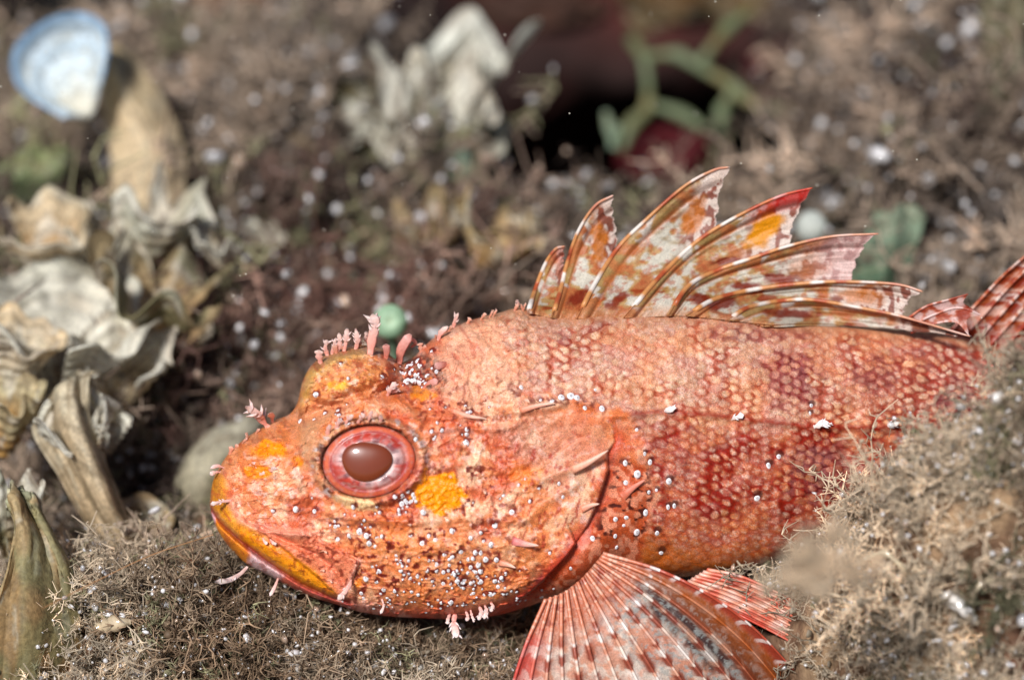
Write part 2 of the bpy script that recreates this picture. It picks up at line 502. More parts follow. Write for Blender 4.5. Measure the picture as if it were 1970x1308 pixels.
def normal1(x, y):
    e = 3.0
    a = P(x, y, surf1(x, y)); b = P(x + e, y, surf1(x + e, y)); c = P(x, y + e, surf1(x, y + e))
    n = np.cross(c - a, b - a); n /= np.linalg.norm(n) + 1e-12
    if np.dot(n, F_) > 0: n = -n
    return n

# -------- tubercles on the head: where they stand
r2 = np.random.default_rng(12)
PAPS = [(570,980,7),(605,982,5),(665,940,6),(680,975,5),(742,950,4),(760,955,5),(773,968,6),(768,988,5),(785,945,4),(795,952,5),(800,965,4),
        (815,985,6),(812,950,4),(730,985,4),(600,958,3),(525,983,4),(692,1023,7),(705,1030,5),(710,1045,6),(645,1012,5),(650,1035,6),(671,1030,4),
        (735,1032,4),(790,1030,4),(812,1045,6),(825,1030,4),(838,1038,5),(870,1022,5),(855,1066,5),(763,1075,4),(786,1078,4),(716,1088,5),(729,1098,6),
        (704,1111,6),(724,1118,5),(738,1132,6),(759,1136,5),(695,1140,5),(770,1080,4),(822,1098,4),(832,1117,4),(786,1103,4),(840,1086,4),(870,1072,5),
        (887,1060,6),(900,1075,5),(915,1063,6),(924,1062,6),(934,1075,6),(955,1076,6),(920,1085,6),(905,1090,5),(875,1105,5),(880,1118,5),(892,1115,6),
        (915,1100,5),(925,1098,5),(925,1118,6),(952,1117,5),(965,1112,5),(872,1020,4),(905,1035,4),(925,1025,4),(930,1040,4),(945,1048,5),(952,1008,6),
        (985,985,6),(898,835,5),(897,850,6),(898,826,4),(830,830,4),(850,828,4),(900,795,5),(905,792,4),(800,845,4),(797,878,5),(803,890,4),(788,905,4),
        (838,736,6),(840,715,5),(782,735,6),(775,690,5),(735,725,5),(670,728,3),(655,700,3),(608,760,6),(578,810,6),(625,795,4),(650,790,4),
        (1080,765,7),(1098,762,8),(1110,765,7),(1062,772,6),(1040,770,4),(1125,785,5),(1158,786,6),(1145,750,4),(1225,826,4),(1003,745,4),
        (1226,911,8),(1204,928,5),(1203,890,5),(1250,888,5),(1240,872,4),(1248,946,5),(1263,942,4),(1287,925,6),(1285,975,5),(1297,972,5),(1242,985,6),
        (1225,1022,7),(1264,1024,6),(1184,998,6),(1205,995,5),(1200,1010,4),(1183,1030,5),(1186,1052,4),(1272,1062,6),(1456,957,7),(1478,895,6),(1498,878,6),
        (1140,1035,5),(1158,1095,5),(1135,1165,6),(1098,1092,4),(1560,780,5),(1558,795,4),(1085,1205,5)]
for (cx, cy, sx, sy, n, s0, s1) in ((870,1110,90,34,58,2.2,4.6),(800,1160,110,14,34,2.0,3.6),(960,1140,70,28,22,2.4,4.6),(800,722,34,26,44,2.0,5),
                                    (780,960,40,22,16,2.2,4.2),(740,830,88,70,0,2,3),(1000,960,70,60,10,2.4,4.2),(700,1010,90,26,16,2,3.8),
                                    (760,1090,70,40,16,2,4),(880,820,80,40,10,2,3.4),(650,800,60,20,10,2,3.4)):
    for k in range(n):
        PAPS.append((cx + r2.normal() * sx * .55, cy + r2.normal() * sy * .6, r2.uniform(s0, s1)))
PAPS = [p for p in PAPS if curve(TOP, np.array([p[0]]))[0] + 6 < p[1] < curve(BOT, np.array([p[0]]))[0] - 5 and not (el(p[0], p[1], 712, 888, 98, 78, -8) < 1.0)]
PAPS = [p for p in PAPS if not (el(p[0], p[1], 845, 950, 46, 42) < .95)]

def paint_body(x, y):
    xr = x * .79 - y * .61 + 30 * (vn(x / 70, y / 70, 98) - .5); yr = x * .61 + y * .79 + 30 * (vn(x / 70, y / 70, 99) - .5)
    n1 = fbm(xr / 60, yr / 60, 101, 4); n2 = fbm(xr / 22, yr / 22, 102, 4); n3 = fbm(xr / 7, yr / 7, 103, 3); n4 = fbm(xr / 120, yr / 120, 104, 3)
    sal = lin(218,134,88); pale = lin(240,194,158); red = lin(192,68,36); ora = lin(222,120,40); gry = lin(196,158,142)
    c = np.tile(sal, x.shape + (1,)) if x.ndim > 1 else np.tile(sal, (len(x), 1))
    c = mixc(c, pale, sst(.46, .62, n2) * .8)
    c = mixc(c, lin(216,120,86), sst(.58, .66, fbm(x / 13, y / 13, 106, 3)) * .55)
    c = mixc(c, lin(244,214,200), sst(.60, .70, fbm(x / 10 + 40, y / 10, 107, 3)) * .5)
    c = mixc(c, red, sst(.52, .34, n1) * .6)
    c = mixc(c, ora, sst(.5, .65, n4) * .35)
    # snout and forehead browner and more orange, nape pink and grey
    c = mixc(c, lin(205,118,66), pmask(x, y, [(400,960),(420,900),(500,820),(560,795),(640,790),(620,850),(560,870),(470,870),(430,960)], 18, 8) * .75)
    c = mixc(c, lin(196,150,112), pmask(x, y, [(570,790),(660,770),(790,780),(800,800),(700,775),(620,815),(600,900),(585,900)], 12, 6) * .6)
    m = pmask(x, y, [(860,610),(985,600),(1000,770),(900,800),(850,760),(840,690)], 22, 14)
    c = mixc(c, lin(222,164,132), m * .75)
    c = mixc(c, lin(190,140,118), pmask(x, y, [(1000,790),(1060,785),(1160,860),(1080,960),(1000,880),(960,830)], 26, 16) * .55)
    c = mixc(c, lin(206,120,84), pmask(x, y, [(1070,778),(1178,806),(1175,862),(1100,880),(1065,840)], 14, 8) * .5)
    # far eye: yellow orange skin
    c = mixc(c, lin(222,148,80), sst(1.15, .5, el(x, y, 662, 725, 80, 55, -12)) * .6)
    c = mixc(c, lin(176,70,40), sst(.58, .68, fbm(x / 8 + 5, y / 8, 108, 3)) * sst(1.2, .8, el(x, y, 680, 722, 90, 58, -12)) * .7)
    c = mixc(c, lin(236,200,176), sst(.60, .70, fbm(x / 9 + 15, y / 9, 109, 3)) * sst(1.2, .8, el(x, y, 690, 710, 90, 58, -12)) * .6)
    c = mixc(c, lin(240,176,40), sst(.9, .2, el(x, y, 648, 742, 30, 16, 0) + (n3 - .5) * .9) * .9)
    c = mixc(c, lin(196,160,80), np.exp(-(segd(x, y, [(585,770),(598,720),(640,690),(690,678)])[0] / 12) ** 2) * .6)
    c = mixc(c, lin(150,104,70), pmask(x, y, [(600,700),(640,676),(730,664),(735,676),(650,688),(610,712)], 5, 3) * .6)
    # upper rim of the head between the eyes
    c = mixc(c, lin(206,122,76), np.exp(-(segd(x, y, [(560,812),(620,790),(690,762),(760,742)])[0] / 9) ** 2) * .6)
    # dark crusted pit behind the eyes
    m = pmask(x, y, [(765,688),(800,676),(850,690),(862,720),(845,750),(800,768),(768,745)], 14, 8)
    c = mixc(c, lin(120,108,96), m * .65 * sst(.35, .6, n3))
    c = mixc(c, lin(60,30,24), m * sst(.54, .66, fbm(x / 6, y / 6, 105, 2)) * .8)
    # orange blotches
    for (cx, cy, rx, ry, k) in ((516,864,30,18,1),(500,908,26,12,.9),(574,888,10,11,.9),(538,870,14,12,.7),(815,758,24,14,.7),(820,735,14,10,.5),(1015,915,34,22,.35),(688,1108,8,22,.9)):
        c = mixc(c, lin(242,138,8), sst(1.15, .75, el(x, y, cx, cy, rx, ry) + (n2 - .5) * 1.3) * k)
    # cheek below the stay: orange with dark spots
    m = pmask(x, y, [(640,1010),(800,1010),(980,1050),(1020,1100),(960,1170),(800,1180),(700,1150)], 26, 12)
    c = mixc(c, lin(224,138,78), m * .55)
    # throat edge, red and magenta
    d, f, _ = segd(x, y, [(600,1150),(700,1180),(800,1190),(900,1192),(980,1178),(1040,1150)])
    c = mixc(c, lin(196,66,62), np.exp(-(d / 20) ** 2) * .85)
    c = mixc(c, lin(230,170,160), np.exp(-(d / 12) ** 2) * sst(.55, .68, n2) * .7)
    # mouth: lips
    d, f, _ = segd(x, y, [(418,925),(424,975),(455,1012),(500,1040)])
    c = mixc(c, lin(222,142,24), np.exp(-(d / 16) ** 4) * .95)
    c = mixc(c, lin(150,100,60), np.exp(-(segd(x, y, [(424,910),(420,940),(428,970)])[0] / 8) ** 2) * .4)
    m = pmask(x, y, [(452,998),(500,1035),(520,1044),(560,1062),(610,1092),(640,1122),(656,1146),(625,1145),(570,1118),(510,1078),(462,1036)], 5, 3)
    c = mixc(c, lin(238,146,8), m * .95)
    c = mixc(c, lin(214,112,40), np.exp(-(segd(x, y, [(470,1030),(520,1052),(560,1070)])[0] / 9) ** 2) * sst(.4, .6, n2) * .7)
    m = pmask(x, y, [(404,968),(420,1000),(462,1038),(520,1082),(580,1124),(640,1150),(680,1162),(690,1190),(400,1190)], 3, 1)
    c = mixc(c, lin(208,96,78), m * .9)
    c = mixc(c, lin(230,136,32), m * pmask(x, y, [(404,985),(420,1000),(470,1045),(482,1070),(478,1095),(400,1050)], 7, 4) * .95)
    c = mixc(c, lin(236,196,196), m * pmask(x, y, [(482,1058),(516,1080),(545,1104),(535,1125),(480,1098)], 7, 7) * .95)
    c = mixc(c, lin(226,180,190), m * sst(1, .5, el(x, y, 409, 1000, 8, 20)) * .8)
    c = mixc(c, lin(150,56,70), m * pmask(x, y, [(530,1090),(600,1130),(680,1160),(690,1185),(600,1160)], 6, 6) * .6 * sst(.4, .62, n3))
    d, f, _ = segd(x, y, [(406,978),(424,1006),(462,1040),(515,1080),(580,1122),(640,1150),(672,1158)])
    c = mixc(c, lin(120,34,20), np.exp(-(d / 3.2) ** 2) * .85)
    # upper jaw plate
    pl = [(500,1022),(600,1028),(672,1070),(690,1080),(684,1100),(670,1128),(655,1150),(610,1102),(540,1050)]
    c = mixc(c, lin(228,128,92), pmask(x, y, pl, 4, 2, 8, 4) * .8)
    d, f, _ = segd(x, y, [(446,968),(462,1000),(505,1018),(560,1026),(612,1024)])
    c = mixc(c, lin(238,160,134), np.exp(-(d / 8) ** 2) * .7)
    d, f, _ = segd(x, y, [(690,1078),(684,1100),(670,1128),(655,1152)])
    c = mixc(c, lin(240,178,160), np.exp(-(d / 6) ** 2) * .8)
    # ring round the eye
    r = el(x, y, 711, 888, 92, 71, -8)
    an = np.arctan2(y - 888, x - 712)
    c = mixc(c, lin(170,84,60), np.exp(-((r - 1.0) / .05) ** 2) * .5)
    c = mixc(c, lin(190,140,100), np.exp(-((r - 1.16) / .07) ** 2) * .6)
    sp = sst(.60, .68, vn(an * 11 + 40, r * 9, 131))
    c = mixc(c, lin(70,22,20), sp * np.exp(-((r - 1.13) / .10) ** 2) * .85)
    c = mixc(c, lin(205,198,196), sst(.66, .74, vn(an * 14 + 9, r * 10, 132)) * np.exp(-((r - 1.17) / .08) ** 2) * .7)
    c = mixc(c, lin(244,206,150), sst(1, .6, el(x, y, 690, 968, 42, 16, 12) + (n2 - .5)) * .8)
    c = mixc(c, lin(206,62,46), np.exp(-((r - 1.12) / .12) ** 2) * sst(-.4, .5, np.sin(an)) * sst(.0, .6, np.cos(an)) * .5)
    # red flecks over the head: spots on the cheek, dashes on the gill cover
    head = 1 - scalemask(x, y)
    v1 = fbm(x / 9 + 3, y / 9, 151, 2)
    ck = np.clip(.2 + 1.0 * np.exp(-el(x, y, 800, 1080, 190, 95) ** 2) + .8 * np.exp(-el(x, y, 900, 930, 90, 60) ** 2) + .5 * np.exp(-el(x, y, 850, 790, 110, 40) ** 2), 0, 1)
    c = mixc(c, lin(160,44,24), sst(.66, .72, v1 + .05 * ck) * head * ck * .85)
    c = mixc(c, lin(90,20,16), sst(.70, .76, v1 + .05 * ck) * head * ck * .8)
    a = x * .94 + y * .34; b = -x * .34 + y * .94
    v2 = vn(a / 5.5, b / 15, 161)
    dm = pmask(x, y, [(960,850),(1060,840),(1100,900),(1160,920),(1130,1010),(1080,1080),(1010,1060),(980,1000),(950,930)], 20, 8)
    c = mixc(c, lin(164,58,38), sst(.74, .84, v2) * dm * .8)
    a = x * .8 - y * .6; b = x * .6 + y * .8
    v3 = vn(a / 6, b / 13, 162)
    c = mixc(c, lin(176,66,44), sst(.78, .86, v3) * head * (1 - dm) * .45)
    # dark red round tubercles
    for (qx, qy, s) in PAPS:
        sel = (np.abs(x - qx) < s * 4.5) & (np.abs(y - qy) < s * 4.5)
        if not sel.any(): continue
        xs, ys = x[sel], y[sel]
        rr = el(xs, ys, qx + s * .35, qy - s * .55, s * 1.35, s * 1.2) + (vn(xs / 4, ys / 4, 170) - .5) * .8
        k = .9 if hsh(np.array([qx]), np.array([qy]), 9)[0] > .3 else .35
        c[sel] = mixc(c[sel], lin(112,26,18), sst(1.25, .75, rr) * k)
    yb = sst(1.08, .9, el(x, y, 846, 948, 44, 44) + (n2 - .5) * .9 + (n3 - .5) * .3)
    c = mixc(c, lin(240,150,2), yb)
    c = mixc(c, lin(226,120,20), yb * sst(.55, .7, n3) * .6)
    # gill opening: deep red skin behind the cover, its edge band
    d, f, s = segd(x, y, OPERC)
    ins = s > 0
    c = mixc(c, lin(190,62,30), np.where(ins, 0, 1) * np.exp(-(d / 34) ** 2) * sst(.12, .25, f) * .9)
    c = mixc(c, lin(196,58,46), np.where(ins, 1, 0) * np.exp(-(d / 14) ** 2) * sst(.42, .6, f) * .85)
    c = mixc(c, lin(120,30,40), np.where(ins, 1, 0) * np.exp(-((d - 8) / 5) ** 2) * sst(.5, .6, f) * sst(.45, .6, n2) * .8)
    # breast behind the gill cover
    bm = pmask(x, y, [(1180,880),(1250,890),(1262,960),(1245,1050),(1300,1110),(1100,1180),(1000,1180),(1110,1080),(1170,960)], 16, 10)
    c = mixc(c, lin(178,70,28), bm * .9)
    c = mixc(c, lin(228,150,116), bm * sst(.5, .62, vn(x / 8, y / 10, 180)) * .7)
    c = mixc(c, lin(64,16,10), bm * sst(.60, .68, fbm(x / 12, y / 9, 181, 2)) * sst(1060, 1020, y) * .95)
    # ---------------- scales
    h, e, sid, la = scales(x, y)
    sm = scalemask(x, y)
    below = sst(795, 850, y + (n1 - .5) * 60 - (x - 1250) * .03)
    far = sst(1450, 1800, x)
    s_c = np.tile(lin(212,166,136), (len(x), 1))
    s_c = mixc(s_c, lin(206,110,74), below * .85)
    s_c = mixc(s_c, lin(194,104,78), far * .65)
    s_c = mixc(s_c, lin(228,150,84), sst(960, 1090, y) * .55)
    s_c = mixc(s_c, lin(186,128,124), sst(.45, .8, sid) * .5)
    s_c = mixc(s_c, lin(236,190,156), sst(.3, .0, sid) * .45 * (1 - below))
    s_c = mixc(s_c, lin(246,216,200), sst(.55, .75, vn(x / 3.4, y / 3.4, 190)) * .5)
    s_c = mixc(s_c, lin(236,150,80), sst(.5, .66, fbm(x / 90, y / 50, 191, 3)) * .35)
    edge = np.tile(lin(178,60,24), (len(x), 1))
    edge = mixc(edge, lin(150,24,8), below * .9)
    edge = mixc(edge, lin(150,44,36), far * .7)
    edge = mixc(edge, lin(206,92,44), sst(990, 1100, y) * .7)
    patt = sst(.42, .66, n1 + (n2 - .5) * .5)
    brk = fbm(x / 8, y / 8, 193, 2)
    ew = sst(.58, .90, e + (n3 - .5) * .3) * sst(-.15, .45, h * .8 + la * 1.5 + (brk - .5) * 1.6) * (.45 + .55 * sst(.2, .6, hsh(np.floor(sid * 811), np.floor(sid * 77), 6)))
    e2 = np.hypot((h - .62) / .56, (la - .06 - .22 * (h - .6)) / .47) + (brk - .5) * .95 + (hsh(np.floor(sid * 733), np.floor(sid * 51), 7) - .5) * .30
    gap = sst(.52, 1.08, e2)
    s_c = mixc(s_c, lin(236,196,168), sst(.7, .2, e2) * .25 * (1 - .4 * below))
    s_c = mixc(s_c, edge, np.clip(gap * (.14 + .38 * below + .26 * far + .52 * patt), 0, 1))
    s_c = mixc(s_c, edge * .7, ew * (.25 + .55 * patt))
    s_c = mixc(s_c, edge, sst(.46, .60, fbm(x / 11, y / 9, 192, 3) + .10 * (e - .6)) * (.12 + .5 * patt) * (.25 + .75 * below))
    root = sst(-.05, -.35, h)  # red at the scale roots paints the shadow of the scale ahead
    s_c = mixc(s_c, edge, root * .25 * (.3 + patt))
    # dark bars on the back and flank
    dk = np.zeros(len(x))
    for (cx, cy, rx, ry, rot, k) in ((1520,730,60,70,30,.75),(1600,910,95,75,20,1.0),(1680,720,60,40,0,.6),(1850,780,60,60,0,.8),(1150,650,50,30,0,.35),
                                     (1080,660,40,30,0,.4),(1330,850,90,60,0,.35),(1380,1000,90,60,0,.3),(1480,640,120,22,0,.55),(1760,860,80,40,0,.6),(1750,700,60,30,0,.4),(1940,740,70,90,0,.8)):
        dk = np.maximum(dk, min(1, k * 1.35) * sst(1.25, .45, el(x, y, cx, cy, rx, ry, rot) + (n2 - .5) * 1.4))
    sdk = sst(.30, .75, dk + (sid - .5) * .5) * dk
    s_c = mixc(s_c, lin(104,24,28), sdk * np.clip(.22 + .9 * gap, 0, 1))
    s_c = mixc(s_c, lin(176,110,106), sdk * .4 * (1 - ew))
    s_c = mixc(s_c, lin(178,60,32), sst(.62, .40, n1) * .22)
    # lateral line
    d, f, _ = segd(x, y, [(1180,800),(1280,790),(1410,803),(1570,822),(1720,822),(1970,830)])
    s_c = mixc(s_c, lin(150,36,20), np.exp(-(d / 5.5) ** 2) * .75)
    # along the fin base
    d = y - curve(TOP, x)
    s_c = mixc(s_c, lin(214,150,110), sst(26, 4, d) * .6)
    # belly
    s_c = mixc(s_c, lin(206,112,40), pmask(x, y, [(1215,1000),(1290,1050),(1480,1075),(1400,1110),(1200,1110)], 24, 10) * .7)
    # tubercles also sit on scaled flank
    for (qx, qy, s) in PAPS:
        if qx < 1170: continue
        sel = (np.abs(x - qx) < s * 4) & (np.abs(y - qy) < s * 4)
        rr = el(x[sel], y[sel], qx + 2, qy - s * .9, s * 1.6, s * 1.3)
        s_c[sel] = mixc(s_c[sel], lin(70,18,12), sst(1.2, .6, rr) * .85)
    s_c = s_c * (1 + (hsh(np.floor(sid * 997), np.floor(sid * 313), 5) - .5) * .2)[:, None]
    s_c = s_c * (np.array([.95, .95, .90]) * (1 - .10 * below)[:, None])
    c = mixc(c, s_c, sm)
    # crusted seam where the nape meets the back
    d, f, _ = segd(x, y, [(985,745),(1000,770),(1050,772),(1120,772),(1160,785)])
    c = mixc(c, lin(110,36,20), np.exp(-(d / 9) ** 2) * sst(.48, .60, n3) * .85)
    return np.clip(c, 0, 1)

# ================================================================== FISH : objects
fish = empty('scorpionfish', P(1000, 1190, 40.3), 'orange red scorpionfish with mottled spiny fins resting head to the left on the algae', 'fish')

a = np.concatenate([404 + 60 * (1 - np.cos(np.linspace(0, math.pi / 2, 60))) , np.linspace(464, 1980, 690)[1:], np.linspace(1980, 2420, 60)[1:]])
thf = np.linspace(-math.pi / 2, math.pi / 2, 330); thb = np.linspace(math.pi / 2, 3 * math.pi / 2, 42)[1:-1]
nx = len(a); X = np.repeat(a[:, None], len(thf), 1)
t_, b_ = curve(TOP, a), curve(BOT, a); m_ = ((t_ + b_) / 2)[:, None]; h_ = ((b_ - t_) / 2)[:, None]
Y = m_ + h_ * np.sin(thf)[None]
Dp = surf(X.ravel(), Y.ravel(), True).reshape(X.shape)
VF = P(X, Y, Dp)
CF = paint_body(X.ravel(), Y.ravel()).reshape(X.shape + (3,))
Xb = np.repeat(a[:, None], len(thb), 1); Yb = m_ + h_ * np.sin(thb)[None]
Db = curve(DMD, Xb) + .9 * curve(THK, Xb) * np.abs(np.cos(thb))[None] ** .7
# far eye dome also stands out on the far side
Db = Db + .25 * np.exp(-el(Xb, Yb, 668, 722, 70, 50) ** 2)
VB = P(Xb, Yb, Db); CB = np.tile(lin(205,110,80), Xb.shape + (1,))
V = np.concatenate([VF, VB], 1); CC = np.concatenate([CF, CB], 1)
nv = V.shape[1]
q = gridf(nx, nv, cv=True)
tail_cap = V[-1].mean(0)
vv = np.vstack([V.reshape(-1, 3), tail_cap]); cc = np.vstack([CC.reshape(-1, 3), CC[-1].mean(0)])
i = np.arange(nv); tri = np.stack([np.full(nv, nx * nv), (nx - 1) * nv + i, (nx - 1) * nv + (i + 1) % nv], 1)
body = obj('body', vv, [q, tri], cc, M_SKIN, fish)

# ---- near eye
def eye():
    n, m = 96, 44
    rh = np.linspace(0, 1, m) ** .9; ph = np.linspace(0, 2 * math.pi, n, endpoint=False)
    RH, PHI = np.meshgrid(rh, ph, indexing='ij')
    rot = math.radians(-8); cx, cy = 710, 888
    ex, ey = 89 * RH * np.cos(PHI), 68 * RH * np.sin(PHI)
    x = cx + ex * math.cos(rot) - ey * math.sin(rot); y = cy + ex * math.sin(rot) + ey * math.cos(rot)
    rim = np.mean(surf(711 + 106 * np.cos(ph), 888 + 86 * np.sin(ph)))
    d = rim + .12 - .30 * np.sqrt(1 - .88 * RH ** 2)
    d = d + .03 * np.exp(-((RH - .80) / .05) ** 2) + .04 * np.exp(-(((RH - .5)) / .06) ** 2)
    ang = np.degrees(PHI)  # 0 right, 90 down
    n1 = fbm(PHI * 5 + 9, RH * 3, 201, 3); n2 = fbm(x / 6, y / 6, 202, 3)
    nw = fbm(np.cos(PHI) * 3 + 9, np.sin(PHI) * 3 + RH, 203, 3)
    c = np.tile(lin(192,92,70), RH.shape + (1,))
    c = mixc(c, lin(186,58,44), sst(.32, .52, nw) * np.exp(-((RH - .72) / .24) ** 2) * .95)
    c = mixc(c, lin(206,120,96), sst(.55, .7, n2) * .5)
    c = mixc(c, lin(222,190,186), sst(.60, .42, nw) * np.exp(-((RH - .62) / .16) ** 2) * .85)
    c = mixc(c, lin(236,214,208), np.exp(-((RH - .53) / .035) ** 2) * .8)
    # grey purple bars radiating below and right of the pupil
    bars = sst(.55, .72, vn(PHI * 9 + 3, RH * 1.2, 204))
    c = mixc(c, lin(112,60,66), bars * np.exp(-((RH - .60) / .10) ** 2) * .85)
    c = mixc(c, lin(150,40,40), np.exp(-((RH - .84) / .05) ** 2) * sst(.3, .5, nw) * .8)
    c = mixc(c, lin(216,110,74), np.exp(-((RH - .92) / .05) ** 2) * .8)
    c = mixc(c, lin(120,50,40), sst(.965, .99, RH) * .6)
    c = mixc(c, lin(176,150,150), sst(.55, .7, n2) * .35)
    o = obj('eye', P(x, y, d), gridf(m, n, cv=True), c.reshape(-1, 3), M_EYE, fish)
    # pupil
    px_, py_ = 705, 887
    m2 = 22; rh = np.linspace(0, 1, m2); RH, PHI = np.meshgrid(rh, ph, indexing='ij')
    w = 1 + .05 * np.cos(3 * PHI + 1) + .03 * np.cos(2 * PHI)
    x = px_ + 47 * RH * np.cos(PHI) * w; y = py_ + 39 * RH * np.sin(PHI) * w
    d = rim + .12 - .30 + .055 - .10 * np.sqrt(1 - RH ** 2 * .98)
    obj('pupil', P(x, y, d), gridf(m2, n, cv=True), None, M_PUP, o)
    return o
eye()

# ---- tubercles
th = np.linspace(0, 2 * math.pi, 10, endpoint=False); rings = []
for k, (r, z) in enumerate([(1.2, -.3), (1.0, .12), (.72, .42), (.3, .60)]):
    rings.append(np.stack([r * np.cos(th), r * np.sin(th), np.full(10, z)], 1))
pv = np.vstack(rings + [np.array([[0, 0, .64]])])
pf = [gridf(4, 10, cv=True), np.array([[30 + i, 30 + (i + 1) % 10, 40] for i in range(10)])]
pap_me = mesh_np('papilla', pv, pf, None, M_PAP)
forg = wloc(fish)
for (x, y, s) in PAPS:
    o = bpy.data.objects.new('papilla', pap_me)
    COL.objects.link(o); o.parent = fish
    d = surf1(x, y); r = s * K * d * .92
    o.location = P(x, y, d) - forg
    n = normal1(x, y) * .7 - F_ * .5 + U_ * .15
    o.rotation_euler = (Vector(n).to_track_quat('Z', 'Y')).to_euler()
    o.scale = (r * random.uniform(.75, 1.0), r * random.uniform(.85, 1.25), r * random.uniform(.6, 1.0))

# ---- fleshy flaps (cirri) and spines
PINK = lin(226,150,132); PALE = lin(240,206,196); RED = lin(196,92,70)
def cirrus(pts, w, lobes=4, name='skin_flap', col=PINK, tipc=PALE, lift=.0, out=.35, parent=fish, jag=.45, flat=.26, seed=0, label=None, lobelen=1.3):
    """pts photo positions from base to tip; out = how far it stands off towards the lens, cm"""
    rg = np.random.default_rng(seed + int(pts[0][0]) * 7 + int(pts[0][1]))
    b = pts[0]
    t = curve(TOP, np.array([b[0]]))[0]; bb = curve(BOT, np.array([b[0]]))[0]
    bx = b[0]; by = min(max(b[1], t + 3), bb - 3)
    d0 = surf1(bx, by) + .02
    n = 9; u = np.linspace(0, 1, n)
    pp = spl(pts, u); dd = d0 - lift - out * u
    cen = P(pp[:, 0], pp[:, 1], dd)
    lobes = lobes + (3 if w >= 5 and lobes else 0)
    wr = w * K * 40 * (.62 if lobes else 1) * (.45 + .75 * np.sin(np.clip(u * 2.6, 0, math.pi) * .62 + .25)) * (1 + jag * rg.uniform(-1, 1, n)) * np.where(u > .95, .35, 1)
    cm = np.array([col * (1 - k) + tipc * k for k in u ** 1.5])
    parts = [tube(cen, wr, 8, flat, None, cm)]
    tg = np.gradient(pp, axis=0)
    for k in range(lobes):
        j = int(rg.integers(3, n - 1)); sd = 1 if k % 2 else -1
        nrm = np.array([-tg[j, 1], tg[j, 0]]); nrm /= np.hypot(*nrm) + 1e-9; tj = tg[j] / (np.hypot(*tg[j]) + 1e-9)
        L = w * lobelen * rg.uniform(.7, 1.4)
        e1 = pp[j] + (nrm * sd * .8 + tj * .6) * L; mid = pp[j] + (nrm * sd * .7 + tj * .1) * L * .5
        q = spl([tuple(pp[j]), tuple(mid), tuple(e1)], np.linspace(0, 1, 4))
        cen2 = P(q[:, 0], q[:, 1], dd[j] + rg.uniform(-.03, .03, 1) * np.linspace(0, 1, 4))
        parts.append(tube(cen2, w * K * 40 * np.array([.42, .34, .26, .05]), 6, flat, None, np.array([cm[j], cm[j], tipc, tipc])))
    v, f, c = joinm(parts)
    o = obj(name, v, fixq(f), c, M_FLAP, parent)
    if label: o['label'] = label
    return o

cirrus([(516,822),(502,806),(498,796),(472,782)], 11, 12, seed=1, lobelen=1.5)
cirrus([(524,812),(522,800),(516,796)], 5, 0, name='spine')
for pts, w, l in (([(617,700),(614,685),(614,673)], 6, 0), ([(630,684),(626,668),(630,654)], 7, 3), ([(638,682),(642,666),(646,650)], 5, 2), ([(650,678),(654,660),(652,640)], 6, 3),
                  ([(662,676),(666,655),(668,632)], 7, 3), ([(684,672),(688,655),(684,632)], 7, 4), ([(712,682),(716,650),(722,625),(716,604)], 12, 10), ([(706,660),(704,650),(705,638)], 6, 2),
                  ([(745,762),(750,750),(762,735)], 6, 5), ([(748,758),(756,752),(768,748)], 5, 4), ([(740,758),(738,765),(736,778)], 4, 2),
                  ([(629,838),(632,825),(636,818)], 4, 0), ([(645,826),(650,815),(655,806)], 5, 1), ([(664,816),(670,806),(680,798)], 5, 1), ([(688,814),(694,804),(702,796)], 5, 1),
                  ([(708,812),(712,800),(716,790)], 4, 1), ([(730,814),(733,806),(732,798)], 4, 0), ([(872,630),(876,615),(882,602)], 6, 2), ([(994,596),(997,585),(993,577)], 3, 0),
                  ([(843,655),(848,640),(862,628)], 4, 0)):
    cirrus(pts, w, l, out=.12, seed=len(pts) + int(w * 3))
rgc = np.random.default_rng(31)
for x0 in list(rgc.uniform(800, 1010, 13)) + list(rgc.uniform(440, 560, 6)) + list(rgc.uniform(590, 700, 4)):
    y0 = float(curve(TOP, np.array([x0]))[0]) + 5; L0 = rgc.uniform(7, 17); sl0 = rgc.uniform(-.3, 1.0)
    cirrus([(x0, y0), (x0 + sl0 * L0 * .5, y0 - L0 * .6), (x0 + sl0 * L0, y0 - L0)], rgc.uniform(2, 4.2), int(rgc.integers(0, 3)), out=.05, col=lin(200,124,96), tipc=lin(226,176,156), seed=int(x0))
for k in range(16):
    x0 = rgc.uniform(600, 1010); y0 = rgc.uniform(770, 1130)
    if el(x0, y0, 711, 888, 115, 95) < 1: continue
    L0 = rgc.uniform(8, 15)
    cirrus([(x0, y0), (x0 + L0 * .6, y0 - 2), (x0 + L0, y0 + rgc.uniform(-6, 4))], rgc.uniform(2, 4), 1, out=.07, col=lin(214,130,96), tipc=lin(232,180,156), seed=k)
# leaf shaped head spines
for pts, w in (([(768,700),(772,672),(790,643)], 8), ([(742,690),(744,675),(742,662)], 6), ([(860,700),(850,702),(836,706)], 6), ([(815,748),(828,738),(842,732)], 6), ([(790,668),(800,660),(790,650)], 3)):
    cirrus(pts, w, 0, name='spine', out=.15, jag=.08, col=lin(196,112,92), tipc=lin(226,170,160))
